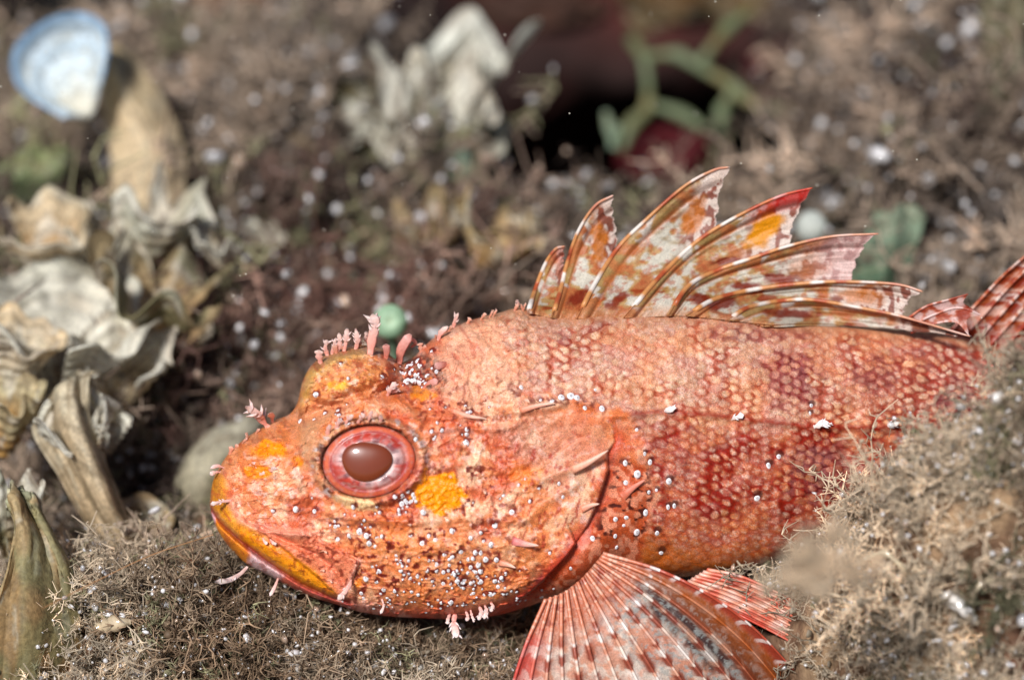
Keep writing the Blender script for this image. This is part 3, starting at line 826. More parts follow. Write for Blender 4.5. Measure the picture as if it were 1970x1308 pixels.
# snout and chin
for pts, w, l in (([(432,900),(418,896),(404,901)], 4, 1), ([(424,908),(414,908),(404,913)], 3, 0), ([(450,962),(425,965),(405,970)], 5, 1), ([(535,1112),(528,1130),(519,1146)], 4, 1),
                  ([(734,1150),(738,1165),(732,1180)], 3, 1), ([(505,1032),(508,1040),(514,1046)], 3, 0), ([(520,1036),(526,1044),(532,1046)], 2.5, 0),
                  ([(866,1180),(862,1190),(861,1200)], 3, 0), ([(896,1175),(900,1186),(897,1194)], 3, 0), ([(905,1172),(908,1184),(912,1196)], 4, 1),
                  ([(922,1166),(926,1178),(920,1192)], 5, 2), ([(932,1163),(936,1175),(931,1190)], 5, 3), ([(943,1158),(948,1165),(944,1176)], 4, 2)):
    cirrus(pts, w, l, out=.10, col=lin(232,160,146), tipc=lin(244,216,208))
cirrus([(476,1090),(462,1104),(440,1116),(414,1119)], 7, 2, out=.45, jag=.15, col=lin(234,190,180), tipc=lin(244,228,222), label='longest pale barbel under the chin', lobelen=.6)
cirrus([(876,1180),(873,1196),(876,1212),(878,1226)], 9, 3, out=.15, col=lin(226,140,124), tipc=lin(246,222,214))
cirrus([(676,1112),(672,1126),(662,1140),(650,1153)], 6, 3, out=.12)
for pts in ([(516,900),(522,905),(530,898)], [(490,905),(500,912),(512,908)], [(478,900),(486,893),(496,896)], [(505,898),(510,893),(520,890)]):
    cirrus(pts, 5, 2, out=.1, col=lin(232,140,100))
# lateral line flaps
for x, y, s in ((1275,792,1.0),(1405,806,1.0),(1563,822,1.2),(1706,820,1.0),(1588,818,.5)):
    cirrus([(x, y), (x + 10 * s, y - 3 * s), (x + 26 * s, y - 8 * s)], 6 * s, 2, name='lateral_line_flap', out=.10, col=lin(236,206,196), tipc=lin(250,244,240))
# bony spines of the gill cover and shoulder
def spine(pts, w, col=lin(226,138,104), tip=lin(240,196,176), out=.06, fl=.5):
    n = 12; u = np.linspace(0, 1, n); pp = spl(pts, u)
    d = np.array([surf1(*q) for q in pp]); d = np.minimum(d, d[0] - 0 * u) - .01 - out * u ** 1.3
    wr = w * K * 39 * (1 - u) ** .7 + .004
    cm = np.array([col * (1 - k) + tip * k for k in u])
    v, f, c = tube(P(pp[:, 0], pp[:, 1], d), wr, 8, fl, None, cm)
    obj('spine', v, fixq(f), c, M_FLAP, fish)
spine([(1100,904),(1125,893),(1148,880),(1170,866)], 8, lin(230,160,128), out=.05)
spine([(1118,980),(1136,972),(1153,969)], 7)
spine([(985,1040),(1010,1046),(1036,1049)], 9, lin(214,110,110))
spine([(960,1082),(978,1086),(992,1092)], 6)
spine([(1198,955),(1215,940),(1242,922)], 9, lin(206,110,80), lin(220,140,120))
spine([(870,790),(900,800),(935,805)], 6)
spine([(1000,790),(1035,780),(1068,775)], 6)

# ---- dorsal fin: seven hard spines with notched membrane
SP = [([(1016,602),(1028,562),(1048,510),(1068,480),(1086,474)], 1.0),
      ([(1062,612),(1078,560),(1090,510),(1112,446),(1145,396),(1180,376)], 1.0),
      ([(1110,614),(1145,545),(1190,476),(1242,424),(1316,359),(1372,328),(1402,322)], 1.0),
      ([(1200,612),(1262,540),(1325,478),(1375,441),(1442,404),(1505,376),(1563,362)], 1.0),
      ([(1285,608),(1325,550),(1385,518),(1455,494),(1518,473),(1600,455),(1690,450)], 1.0),
      ([(1320,608),(1375,576),(1455,556),(1560,544),(1637,542),(1725,547),(1775,561)], 1.0),
      ([(1400,616),(1440,592),(1508,578),(1573,578),(1685,598),(1743,611),(1866,647)], 1.0)]
NOTCH = [.32, .333, .5, .667, .667, .82]      # where the membrane of one spine meets the next
def ddepth(i, u):
    return 39.40 + i * .04 + .88 * sst(0, .35, u) - .45 * u ** 1.5 - (.05 * i) * u
df_v, df_f, df_c, off = [], [], [], 0
dors = None
for i in range(len(SP)):
    na, nb = 110, 56
    A = np.linspace(0, 1, na); B = np.linspace(0, 1, nb)
    AA, BB = np.meshgrid(A, B, indexing='ij')
    r0 = np.array(SP[i][0], float)
    if i < len(SP) - 1:
        r1 = np.array(SP[i + 1][0], float); nf = NOTCH[i]
    else:
        r1 = np.array([(1480,625),(1560,622),(1640,626),(1720,632),(1800,640),(1850,648)], float); nf = .96
    sag = 1 - .035 * np.sin(np.pi * BB ** .8)
    a_s = AA * sag
    p0 = spl(r0, a_s); p1 = spl(r1, a_s * nf)
    p = p0 * (1 - BB[..., None]) + p1 * BB[..., None]
    # ragged free edge
    rag = (vn(BB * 17 + i * 9, AA * 0 + 3, 300) - .5) * 7 + (vn(BB * 40 + i * 9, AA * 0 + 3, 301) - .5) * 3
    dirv = (p0 - spl(r0, a_s - .02)); dirv /= np.linalg.norm(dirv, axis=2)[..., None] + 1e-9
    p = p + dirv * (rag * AA ** 6)[..., None]
    d0 = ddepth(i, a_s); d1 = ddepth(i + 1, a_s * nf) + .04
    dd = d0 * (1 - BB) + d1 * BB
    crease = np.exp(-((BB - .27) / .05) ** 2)
    dd = dd + .09 * np.sin(np.pi * BB) + .03 * crease - .03 * np.exp(-((BB - .15) / .10) ** 2) + (fbm(BB * 7 + i, AA * 5, 302, 3) - .5) * .06
    x, y = p[..., 0], p[..., 1]
    n1 = fbm(x / 26, y / 20, 310, 4); n2 = fbm(x / 9, y / 9, 311, 3); n5 = fbm(x / 45 + y / 90, y / 16, 312, 3)
    cl = np.tile(lin(204,166,112), x.shape + (1,))
    cl = mixc(cl, lin(226,222,208), sst(.46, .56, n1 + (AA - .5) * .06) * .92)
    cl = mixc(cl, lin(168,132,58), sst(.55, .68, n5) * .55)
    cl = mixc(cl, lin(200,110,62), sst(.46, .34, n1) * .75)
    cl = mixc(cl, lin(190,92,56), sst(.58, .68, fbm(x / 12, y / 8, 314, 3)) * .55)
    cl = mixc(cl, lin(160,58,22), sst(.70, .76, n5 + .05 * sst(.6, .1, AA)) * sst(.92, .4, AA) * .8)
    # the band of thick skin along the hard spine
    band = sst(.32, .24, BB)
    ol = mixc(np.tile(lin(206,132,80), x.shape + (1,)), lin(184,148,84), sst(.42, .6, n1))
    bar = np.clip(sst(.78, .9, np.sin(AA * (13 + 2 * i) + i * 1.7 + BB * 2 + n1 * 4)), 0, 1)
    ol = mixc(ol, lin(226,220,210), bar * .9)
    ol = mixc(ol, lin(150,60,34), sst(.5, .64, n2) * sst(.4, .8, AA) * .6)
    cl = mixc(cl, ol, band * .92)
    cl = mixc(cl, lin(206,104,44), crease * .5)
    # free corner: white and maroon marbling, with an orange flag below it
    tip = sst(.66, .84, AA + .18 * BB - .05 + (n1 - .5) * .25)
    marb = mixc(np.tile(lin(236,218,206), x.shape + (1,)), lin(150,74,56), sst(.50, .57, fbm(x / 11, y / 17, 313, 2)) * .95)
    cl = mixc(cl, marb, tip * .92)
    fo = [.3, .9, .75, 1.0, .35, .7, .2][i]
    og = lin(236,160,14) if i == 3 else lin(216,128,44)
    flag = sst(1.1, .55, np.hypot((BB - .58) / .34, (AA - (.76 if i != 3 else .80)) / .13) + (n1 - .5) * 1.0)
    cl = mixc(cl, og, flag * fo)
    # maroon blots near the base
    for (bx, by, rx, ry, rot) in ((1112,572,26,13,-35),(1190,575,22,10,-30),(1345,575,22,12,10),(1440,554,36,12,8),(1500,535,34,10,5),(1385,585,36,13,-10),(1400,503,34,9,-4),(1520,603,60,10,3),(1175,590,16,8,20)):
        cl = mixc(cl, lin(140,40,20), sst(1.15, .6, el(x, y, bx, by, rx, ry, rot) + (n2 - .5) * .8) * .9)
    cl = mixc(cl, lin(214,150,104), sst(.10, .02, AA) * .6)
    # thin pale rim
    cl = mixc(cl, lin(240,222,210), sst(.975, .995, AA) * .8)
    if i == 3: cl = mixc(cl, lin(206,40,34), sst(.60, .85, AA) * sst(.40, .15, BB) * .9)
    if i == 0: cl = mixc(cl, lin(226,130,110), sst(.5, .9, AA) * .5)
    if i in (4,): cl = mixc(cl, lin(232,190,186), sst(.72, .92, AA) * .6)
    v = P(x, y, dd)
    nrm = np.cross(np.gradient(v, axis=0), np.gradient(v, axis=1)); nrm /= np.linalg.norm(nrm, axis=2)[..., None] + 1e-9
    tk = (.035 * (1 - AA) + .012)[..., None]
    vb = v + np.where((nrm @ F_)[..., None] > 0, nrm, -nrm) * tk
    q1 = gridf(na, nb, o=off); q2 = gridf(na, nb, o=off + na * nb, flip=True)
    idx = np.arange(na * nb).reshape(na, nb)
    bd = np.concatenate([idx[:, 0], idx[-1, 1:], idx[::-1, -1][1:], idx[0, ::-1][1:-1]])
    bn = np.roll(bd, -1); q3 = np.stack([bd, bn, bn + na * nb, bd + na * nb], 1) + off
    df_v += [v.reshape(-1, 3), vb.reshape(-1, 3)]; df_c += [cl.reshape(-1, 3)] * 2; df_f += [q1, q2, q3]; off += 2 * na * nb
dors = obj('dorsal_fin', np.vstack(df_v), np.vstack(df_f), np.vstack(df_c), M_FIN, fish)
for i in range(len(SP)):
    u = np.linspace(0, 1, 60); pp = spl(SP[i][0], u)
    d = ddepth(i, u) - .015 + .5 * sst(.07, 0, u)
    bars = np.sin(u * (16 + 3 * i) + i * 2.1)
    cm = mixc(np.tile(lin(204,140,84), (60, 1)), lin(232,222,212), sst(.55, .8, bars)); cm = mixc(cm, lin(170,60,34), sst(-.6, -.85, bars) * .8)
    cm = mixc(cm, lin(222,160,136) if i != 3 else lin(214,36,30), sst(.6, .9, u) * .7)
    v, f, c = tube(P(pp[:, 0], pp[:, 1], d), (.028 * (1 - u) + .016) * np.where(u > .985, .5, 1), 8, 1, None, cm)
    obj('fin_spine', v, fixq(f), c, M_RAY, dors)

# ---- fan fins: rays in a sheet with ridges
def fan(name, rays, nr_sub, depthf, paintf, thick=.02, ridge=.05, na=120, parent=fish, rayw=.028, raycol=None, label=None, edge_notch=.03):
    """rays: list of photo lines from base to tip"""
    nr = len(rays); nb = (nr - 1) * nr_sub + 1
    A = np.linspace(0, 1, na); B = np.linspace(0, 1, nb)
    AA, BB = np.meshgrid(A, B, indexing='ij')
    RB = BB * (nr - 1); i0 = np.clip(np.floor(RB).astype(int), 0, nr - 2); fr = RB - i0
    notch = 1 - edge_notch * np.sin(np.pi * fr)
    lines = np.stack([spl(r, A) for r in rays])       # nr, na, 2
    # evaluate along rays with notch
    def ev(i, t):
        u = t * (na - 1); k = np.clip(np.floor(u).astype(int), 0, na - 2); w = (u - k)[..., None]
        return lines[i, k] * (1 - w) + lines[i, k + 1] * w
    p = ev(i0, AA * notch) * (1 - fr)[..., None] + ev(i0 + 1, AA * notch) * fr[..., None]
    x, y = p[..., 0], p[..., 1]
    dd = depthf(AA, BB, x, y) + ridge * np.sin(np.pi * fr) * (.3 + .7 * AA) + (fbm(x / 20, y / 20, 401, 2) - .5) * .03
    cl = paintf(AA, BB, x, y, fr, i0)
    v = P(x, y, dd)
    nrm = np.cross(np.gradient(v, axis=0), np.gradient(v, axis=1)); nrm /= np.linalg.norm(nrm, axis=2)[..., None] + 1e-9
    vb = v + np.where((nrm @ F_)[..., None] > 0, nrm, -nrm) * thick
    q1 = gridf(na, nb); q2 = gridf(na, nb, o=na * nb, flip=True)
    idx = np.arange(na * nb).reshape(na, nb)
    bd = np.concatenate([idx[:, 0], idx[-1, 1:], idx[::-1, -1][1:], idx[0, ::-1][1:-1]])
    bn = np.roll(bd, -1); q3 = np.stack([bd, bn, bn + na * nb, bd + na * nb], 1)
    o = obj(name, np.vstack([v.reshape(-1, 3), vb.reshape(-1, 3)]), np.vstack([q1, q2, q3]), np.vstack([cl.reshape(-1, 3)] * 2), M_FIN, parent)
    if label: o['label'] = label
    for j in range(nr):
        k = j * nr_sub
        cen = v[:, min(k, nb - 1)] - F_ * .012
        cm = raycol(j, A, x[:, k], y[:, k]) if raycol else cl[:, k]
        vv, ff, c2 = tube(cen, rayw * (1 - .6 * A), 6, .8, None, cm)
        obj('fin_ray', vv, fixq(ff), c2, M_RAY, o)
    return o

# breast fin, spread below the gill cover and running out of the frame
nr = 15; prays = []
for j in range(nr):
    t = j / (nr - 1)
    bx, by = spl([(1050,1152),(1085,1138),(1120,1110),(1145,1082),(1160,1064)], np.array([t]))[0]
    ang = math.radians(104 - 72 * t - 4 * math.sin(t * 3))
    L = 430 - 70 * abs(t - .45) + 40 * t
    ex, ey = bx + L * math.cos(ang), by + L * math.sin(ang)
    cvx, cvy = -math.sin(ang), math.cos(ang)
    bow = -22 + 60 * t
    mx, my = (bx + ex) / 2 - cvx * bow, (by + ey) / 2 - cvy * bow
    prays.append([(bx, by), ((bx + mx) / 2 - cvx * bow * .25, (by + my) / 2 - cvy * bow * .25), (mx, my), ((ex + mx) / 2 - cvx * bow * .25, (ey + my) / 2 - cvy * bow * .25), (ex, ey)])
def pdep(A, B, x, y):
    base = 38.58 + .15 * B
    return base - .45 * np.sin(A * 2.2) + .5 * A * A + .35 * (1 - B) * A
def ppaint(A, B, x, y, fr, i0):
    n1 = fbm(x / 16, y / 16, 411, 4); n2 = fbm(x / 5, y / 5, 412, 2); n3 = fbm(x / 50, y / 50, 413, 3)
    c = np.tile(lin(228,170,142), x.shape + (1,))
    c = mixc(c, lin(236,220,204), sst(.40, .56, n1) * sst(.12, .3, A) * .9)
    c = mixc(c, lin(208,110,74), sst(.48, .62, n3) * .45)
    onray = sst(.34, .14, np.minimum(fr, 1 - fr)); ri = i0 + (fr > .5)
    blk = vn(ri * 7.3 + 3, A * 22 + ri * .37, 414); blk2 = vn(ri * 5.1, A * 22 + ri * .37 + .8, 415)
    c = mixc(c, lin(158,70,48), sst(.50, .60, blk + (n1 - .5) * .25) * (.30 + .65 * onray) * sst(.10, .22, A))
    c = mixc(c, lin(244,232,222), sst(.58, .68, blk2) * sst(.5, .4, blk) * (.15 + .8 * onray) * sst(.1, .2, A))
    # dark grey patches with pale frosting between upper rays
    dk = sst(1.25, .55, el(x, y, 1360, 1205, 175, 62, 38) + (n1 - .5) * .9)
    dk = np.maximum(dk, sst(1.2, .6, el(x, y, 1500, 1290, 80, 30, 40) + (n1 - .5) * .9))
    dk = np.maximum(dk, .7 * sst(1.2, .5, el(x, y, 1225, 1115, 60, 18, 45) + (n1 - .5) * 1.2))
    fro = sst(.50, .62, n2 + (n1 - .5) * .4)
    c = mixc(c, lin(56,44,48), dk * (1 - .7 * onray) * .95)
    c = mixc(c, lin(176,182,178), fro * sst(1.6, .8, el(x, y, 1340, 1220, 230, 90, 36)) * (1 - onray) * .75)
    lft = sst(.16, .05, B)
    c = mixc(c, lin(214,84,66), lft * .9); c = mixc(c, lin(244,214,200), lft * sst(.3, .7, np.sin(A * 44 + n1 * 4)) * .85)
    tp = sst(.955, .985, B)
    up = sst(.80, .95, B)
    c = mixc(c, lin(190,98,34), up * .75 * sst(.3, .5, n3 + .2)); c = mixc(c, lin(186,74,54), tp * .9); c = mixc(c, lin(246,232,224), tp * sst(.70, .9, np.sin(A * 52 + 1 + 3 * n3)) * .9)
    c = mixc(c, lin(206,74,64), sst(.08, .0, B) * .75)
    fl = sst(.26, .12, A + (n1 - .5) * .08)
    c = mixc(c, lin(214,126,92), fl * .95)
    c = mixc(c, lin(238,190,164), fl * sst(.55, .66, n2) * .6)
    c = mixc(c, lin(246,236,230), sst(.60, .70, vn(ri * 3.7, A * 60, 417)) * np.exp(-((A - .25) / .025) ** 2) * onray)
    c = mixc(c, lin(150,44,26), sst(.62, .7, n1) * sst(.3, .08, A) * .7)
    return np.clip(c, 0, 1)
fan('pectoral_fin', prays, 12, pdep, ppaint, ridge=.07, na=170, rayw=.032, edge_notch=.05)

# pelvic fin behind it
vr = []
for j in range(9):
    t = j / 8
    vr.append([(1300 + 60 * t, 1130 - 35 * t), (1400 + 30 * t, 1172 - 62 * t), (1500 + 24 * t, 1222 - 68 * t), (1585 + 34 * t, 1272 - 62 * t)])
def vpaint(A, B, x, y, fr, i0):
    n1 = fbm(x / 30, y / 12, 421, 3)
    c = np.tile(lin(232,158,128), x.shape + (1,))
    c = mixc(c, lin(212,84,62), sst(.5, .64, n1) * .8)
    c = mixc(c, lin(240,208,196), sst(.48, .34, n1) * .6)
    return mixc(c, lin(206,64,48), sst(.2, 0, B) * .7)
fan('pelvic_fin', vr, 8, lambda A, B, x, y: 39.3 + .25 * B - .35 * A, vpaint, ridge=.05, na=60, rayw=.03)

# soft dorsal fin at the right edge: tips folded short at its front, long rays behind
sr = [[(1748,640),(1790,604),(1830,585),(1852,571)],
      [(1752,642),(1800,612),(1850,598),(1888,606)]]
def spaint(A, B, x, y, fr, i0):
    n1 = fbm(x / 14, y / 10, 431, 3)
    c = np.tile(lin(206,120,88), x.shape + (1,))
    c = mixc(c, lin(236,206,200), sst(.48, .6, n1) * .85)
    return mixc(c, lin(166,50,30), sst(.5, .36, n1) * .8)
fan('dorsal_fin_fold', [[(1742,616),(1780,590),(1820,578),(1862,566)], [(1748,628),(1800,604),(1845,592),(1888,606)], [(1752,640),(1800,622),(1840,620),(1864,645)]], 10,
    lambda A, B, x, y: 40.15 - .25 * A + .05 * B, spaint, ridge=.05, na=50, rayw=.022, edge_notch=.16)
lr = []
for j in range(9):
    t = j / 8
    bx, by = 1815 + 210 * t, 652 + 62 * t
    ex, ey = 1990 + 190 * t, 478 + 60 * t
    lr.append([(bx, by), (bx * .7 + ex * .3 + 4, by * .7 + ey * .3 - 8), (bx * .35 + ex * .65 + 2, by * .35 + ey * .65 - 10), (ex, ey)])
def lpaint(A, B, x, y, fr, i0):
    n1 = fbm(x / 24 + y / 30, y / 9, 441, 3); bands = np.sin(A * 22 + i0 * .9 + n1 * 5)
    c = np.tile(lin(190,96,52), x.shape + (1,))
    c = mixc(c, lin(228,186,168), sst(.5, .62, n1) * .8)
    c = mixc(c, lin(150,40,24), sst(.48, .34, n1) * .8)
    c = mixc(c, lin(240,222,210), sst(.8, .95, bands) * .7)
    return mixc(c, lin(160,44,28), sst(.35, .1, A) * .7)
fan('soft_dorsal_fin', lr, 9, lambda A, B, x, y: 41.1 - .35 * A + .3 * B, lpaint, ridge=.10, na=90, rayw=.035)
# tail fin, beyond the frame
tr = [[(2395, 805 + 14 * j), (2470, 790 + 20 * j), (2560, 770 + 26 * j), (2640, 760 + 30 * j)] for j in range(7)]
fan('tail_fin', tr, 4, lambda A, B, x, y: 42.8 + A, lpaint, na=30)

# ================================================================== REEF FLOOR
gx = np.concatenate([np.linspace(-34, -12, 60)[:-1], np.linspace(-12, 12, 220), np.linspace(12, 34, 60)[1:]]); gy = np.concatenate([np.linspace(-16, -8, 40)[:-1], np.linspace(-8, 6, 130), np.linspace(6, 40, 120)[1:]])
GX, GY = np.meshgrid(gx, gy, indexing='ij')
GZ = ground(GX, GY)
n1 = fbm(GX * .5, GY * .5, 31, 4); n2 = fbm(GX * 2.2, GY * 2.2, 33, 3)
gc = mixc(np.tile(lin(112,86,66), GX.shape + (1,)), lin(66,46,38), sst(0, 5, GY))  # rock darkened behind the fish in place of light fall-off
gc = mixc(gc, lin(84,60,44), sst(.5, .7, n1)); gc = mixc(gc, lin(168,140,108), sst(.52, .68, n2) * .7)
gc = mixc(gc, lin(104,62,54), sst(.5, .3, n1) * .5)
gc = mixc(gc, lin(34,24,22), sst(-2.5, -5, GZ))  # gully rock painted darker with depth, in place of shade
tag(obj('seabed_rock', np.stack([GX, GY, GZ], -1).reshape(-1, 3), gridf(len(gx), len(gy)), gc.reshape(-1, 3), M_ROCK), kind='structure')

# rock wall across the gully, colours darkened to stand in for unlit depth
wx = np.linspace(-70, 70, 180); wt = np.linspace(0, 1, 90)
WX, WT = np.meshgrid(wx, wt, indexing='ij')
prof = spl([(36, -20), (31, -13), (28, -7), (28, 0), (31, 6), (34, 13), (37, 22)], WT)
nz = fbm(WX * .12, WT * 9, 35, 5) - .5
WY = prof[..., 0] + nz * 9 + (fbm(WX * .5, WT * 30, 36, 3) - .5) * 3; WZ = prof[..., 1] + (fbm(WX * .2 + 50, WT * 8, 37, 3) - .5) * 4
n1 = fbm(WX * .18, WT * 9, 38, 4)
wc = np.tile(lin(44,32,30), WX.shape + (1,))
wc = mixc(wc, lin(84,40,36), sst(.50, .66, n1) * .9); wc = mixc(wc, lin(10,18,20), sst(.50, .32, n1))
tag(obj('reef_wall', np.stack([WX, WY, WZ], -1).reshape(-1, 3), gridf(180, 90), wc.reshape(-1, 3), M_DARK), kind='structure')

# ================================================================== TURF ALGAE
def tuft(seed, stems=5, h=1.0, seg=5, twigs=5, r=.022, spread=.8, lumps=10, lr=.06, hairs=0):
    """small bushy alga: list of tubes joined, plus the ends where grains sit"""
    rg = np.random.default_rng(seed); vs, fs, hs, off = [], [], [], 0; ends = []; allp = []
    def tri_tube(pts, rr, hh):
        nonlocal off
        m = len(pts); tg = np.gradient(pts, axis=0); tg /= np.linalg.norm(tg, axis=1)[:, None] + 1e-9
        ax = np.array([.3, .5, .81]) if abs(tg[0, 2]) < .6 else np.array([.9, .3, .1])
        s = np.cross(tg, ax); s /= np.linalg.norm(s, axis=1)[:, None] + 1e-9; b = np.cross(tg, s)
        th = np.array([0, 2.094, 4.189])
        v = pts[:, None] + np.asarray(rr)[:, None, None] * (np.cos(th)[None, :, None] * s[:, None] + np.sin(th)[None, :, None] * b[:, None])
        vs.append(v.reshape(-1, 3)); fs.append(gridf(m, 3, cv=True) + off); hs.append(np.repeat(hh, 3)); off += m * 3
    for s in range(stems):
        az = rg.uniform(0, 2 * math.pi); ln = rg.uniform(.1, spread)
        d = np.array([math.cos(az) * ln, math.sin(az) * ln, 1.0]); d /= np.linalg.norm(d)
        pts = [np.array([rg.uniform(-.12, .12), rg.uniform(-.12, .12), -.15])]
        L = h * rg.uniform(.6, 1.15) / seg
        for k in range(seg):
            d = d + rg.normal(0, .28, 3); d /= np.linalg.norm(d); pts.append(pts[-1] + d * L)
        pts = np.array(pts); hh = np.linspace(0, 1, seg + 1)
        tri_tube(pts, r * (1.25 - .8 * hh), hh); ends.append(pts[-1]); allp += [pts[k] * (1 - w) + pts[k + 1] * w for k in range(seg) for w in (0., .33, .66)]
        for k in range(twigs):
            j = rg.integers(1, seg + 1); e = rg.normal(0, 1, 3); e[2] = abs(e[2]) * .6 + .1; e /= np.linalg.norm(e)
            l = L * rg.uniform(.7, 1.9); p0 = pts[j]; p1 = p0 + e * l * .5; p2 = p0 + (e + rg.normal(0, .4, 3)) * l
            tri_tube(np.array([p0, p1, p2]), np.array([.8, .65, .3]) * r, np.array([hh[j], .7, 1.0])); ends.append(p2)
            if rg.random() < .5:
                e2 = rg.normal(0, 1, 3); e2 /= np.linalg.norm(e2); p3 = p1 + e2 * l * .6
                tri_tube(np.array([p1, (p1 + p3) / 2 + rg.normal(0, .02, 3), p3]), np.array([.5, .45, .25]) * r, np.array([.6, .8, 1.0])); ends.append(p3)
    stem_pts = np.array(allp); pos = np.array(ends)
    if not hairs: fs = [np.vstack(fs)]
    for k in range(hairs):
        j = rg.integers(0, len(stem_pts)); e = rg.normal(0, 1, 3); e[2] = e[2] * .7 + .4; e /= np.linalg.norm(e); l = rg.uniform(.06, .17) * h
        p = stem_pts[j]; tri_tube(np.array([p, p + e * l]), np.array([.40, .14]) * r, np.array([.55, 1.0]))
    if hairs: fs = [np.vstack(fs)]
    for k in range(lumps):
        p = pos[rg.integers(len(pos))] * rg.uniform(.35, 1.0) + rg.normal(0, .05, 3); q = ICO_V * rg.uniform(.7, 1.4, (12, 1)) * rg.uniform(.5, 1.4) * lr * rg.uniform(.6, 1.5, 3) + p
        vs.append(q); fs.append(np.stack([ICO_F[:, 0], ICO_F[:, 1], ICO_F[:, 2], ICO_F[:, 2]], 1) + off); hs.append(np.full(12, rg.uniform(.1, .7))); off += 12
    return np.vstack(vs), np.vstack(fs), np.concatenate(hs), np.array(ends)

def rotz(v, a):
    c, s = math.cos(a), math.sin(a)
    return np.stack([v[:, 0] * c - v[:, 1] * s, v[:, 0] * s + v[:, 1] * c, v[:, 2]], 1)

def gn_scatter(name, loc, rot, scl, idx, tint, sources, mat):
    """one object whose points carry copies of the source shapes"""
    me = bpy.data.meshes.new(name); n = len(loc)
    me.vertices.add(n); me.vertices.foreach_set('co', np.asarray(loc, np.float32).ravel())
    for nm, ty, arr, key in (('rot', 'FLOAT_VECTOR', rot, 'vector'), ('scl', 'FLOAT_VECTOR', scl, 'vector'), ('pick', 'INT', idx, 'value'), ('tint', 'FLOAT_VECTOR', tint, 'vector')):
        at = me.attributes.new(nm, ty, 'POINT'); at.data.foreach_set(key, np.asarray(arr, np.int32 if ty == 'INT' else np.float32).ravel())
    me.update(); me.materials.append(mat)
    o = bpy.data.objects.new(name, me); COL.objects.link(o)
    src = bpy.data.collections.new(name + '_shapes')
    for k, (v, f, c) in enumerate(sources):
        so = bpy.data.objects.new('%s_shape_%02d' % (name, k), mesh_np(name + '_shape', v, f, c, mat)); src.objects.link(so)
    ng = bpy.data.node_groups.new(name + '_nodes', 'GeometryNodeTree')
    ng.interface.new_socket('Geometry', in_out='INPUT', socket_type='NodeSocketGeometry')
    ng.interface.new_socket('Geometry', in_out='OUTPUT', socket_type='NodeSocketGeometry')
    N = ng.nodes; L = ng.links
    gi = N.new('NodeGroupInput'); go = N.new('NodeGroupOutput'); ip = N.new('GeometryNodeInstanceOnPoints'); ci = N.new('GeometryNodeCollectionInfo')
    ci.inputs['Collection'].default_value = src; ci.inputs['Separate Children'].default_value = True; ci.inputs['Reset Children'].default_value = True
    def att(nm, ty):
        q = N.new('GeometryNodeInputNamedAttribute'); q.data_type = ty; q.inputs['Name'].default_value = nm; return q.outputs['Attribute']
    L.new(gi.outputs[0], ip.inputs['Points']); L.new(ci.outputs[0], ip.inputs['Instance']); ip.inputs['Pick Instance'].default_value = True
    L.new(att('pick', 'INT'), ip.inputs['Instance Index']); L.new(att('rot', 'FLOAT_VECTOR'), ip.inputs['Rotation']); L.new(att('scl', 'FLOAT_VECTOR'), ip.inputs['Scale'])
    L.new(ip.outputs[0], go.inputs[0])
    md = o.modifiers.new('scatter', 'NODES'); md.node_group = ng
    return o

def turf(name, pts, variants, scale, label, palette, grain, grain_r, seed, tilt=.5, redden=1.0, tipk=1.5):
    rg = np.random.default_rng(seed)
    zs = ground(pts[:, 0], pts[:, 1]); pts = pts[zs > -4]; zs = zs[zs > -4]; n = len(pts)
    t1 = np.clip((fbm(pts[:, 0] * .45, pts[:, 1] * .45, 71, 3) - .5) * 3.2 + .5, 0, 1)[:, None]
    k = np.exp(rg.normal(0, .28, (n, 1)))
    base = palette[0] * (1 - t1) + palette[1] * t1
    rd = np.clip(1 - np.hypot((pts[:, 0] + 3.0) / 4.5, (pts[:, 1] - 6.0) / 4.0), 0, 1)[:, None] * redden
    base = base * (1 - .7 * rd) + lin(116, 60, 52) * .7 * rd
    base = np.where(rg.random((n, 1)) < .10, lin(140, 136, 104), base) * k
    s = rg.uniform(scale[0], scale[1], n); scl = np.stack([s, s, s * rg.uniform(.85, 1.2, n)], 1)
    rot = np.stack([rg.normal(.25, tilt * .6, n), rg.normal(0, tilt * .6, n), rg.uniform(0, 6.28, n)], 1)
    idx = rg.integers(len(variants), size=n)
    # tilt towards the open water is done after the turn about the upright: build the matrices by hand
    cz, sz = np.cos(rot[:, 2]), np.sin(rot[:, 2])
    eul = []
    GPp = []; GPr = []
    for i in range(n):
        M = Matrix.Rotation(rot[i, 1], 3, 'Y') @ Matrix.Rotation(rot[i, 0], 3, 'X') @ Matrix.Rotation(rot[i, 2], 3, 'Z')
        eul.append(M.to_euler())
        g = rg.poisson(grain)
        if g:
            te = variants[idx[i]][3]; e = te[rg.integers(len(te), size=g)] * scl[i]
            GPp.append(e @ np.array(M).T + np.array([pts[i, 0], pts[i, 1], zs[i]])); GPr.append(np.exp(rg.normal(math.log(grain_r), .42, g)))
    src = []
    for (tv, tf, hh, te) in variants:
        h2 = hh[:, None]; src.append((tv, fixq(tf), (.42 + tipk * h2 ** 2) * np.array([[.55, .55, .55]])))  # pale tips; bases darkened to suggest shaded gaps in the turf
    o = gn_scatter(name, np.stack([pts[:, 0], pts[:, 1], zs], 1), np.array(eul), scl, idx, base, src, M_TURF)
    tag(o, label, 'algae', kind='stuff')
    return np.vstack(GPp), np.concatenate(GPr)

def scatter(n, x0, x1, y0, y1, cond, seed):
    rg = np.random.default_rng(seed); p = rg.uniform((x0, y0), (x1, y1), (n, 2))
    return p[cond(p[:, 0], p[:, 1])]

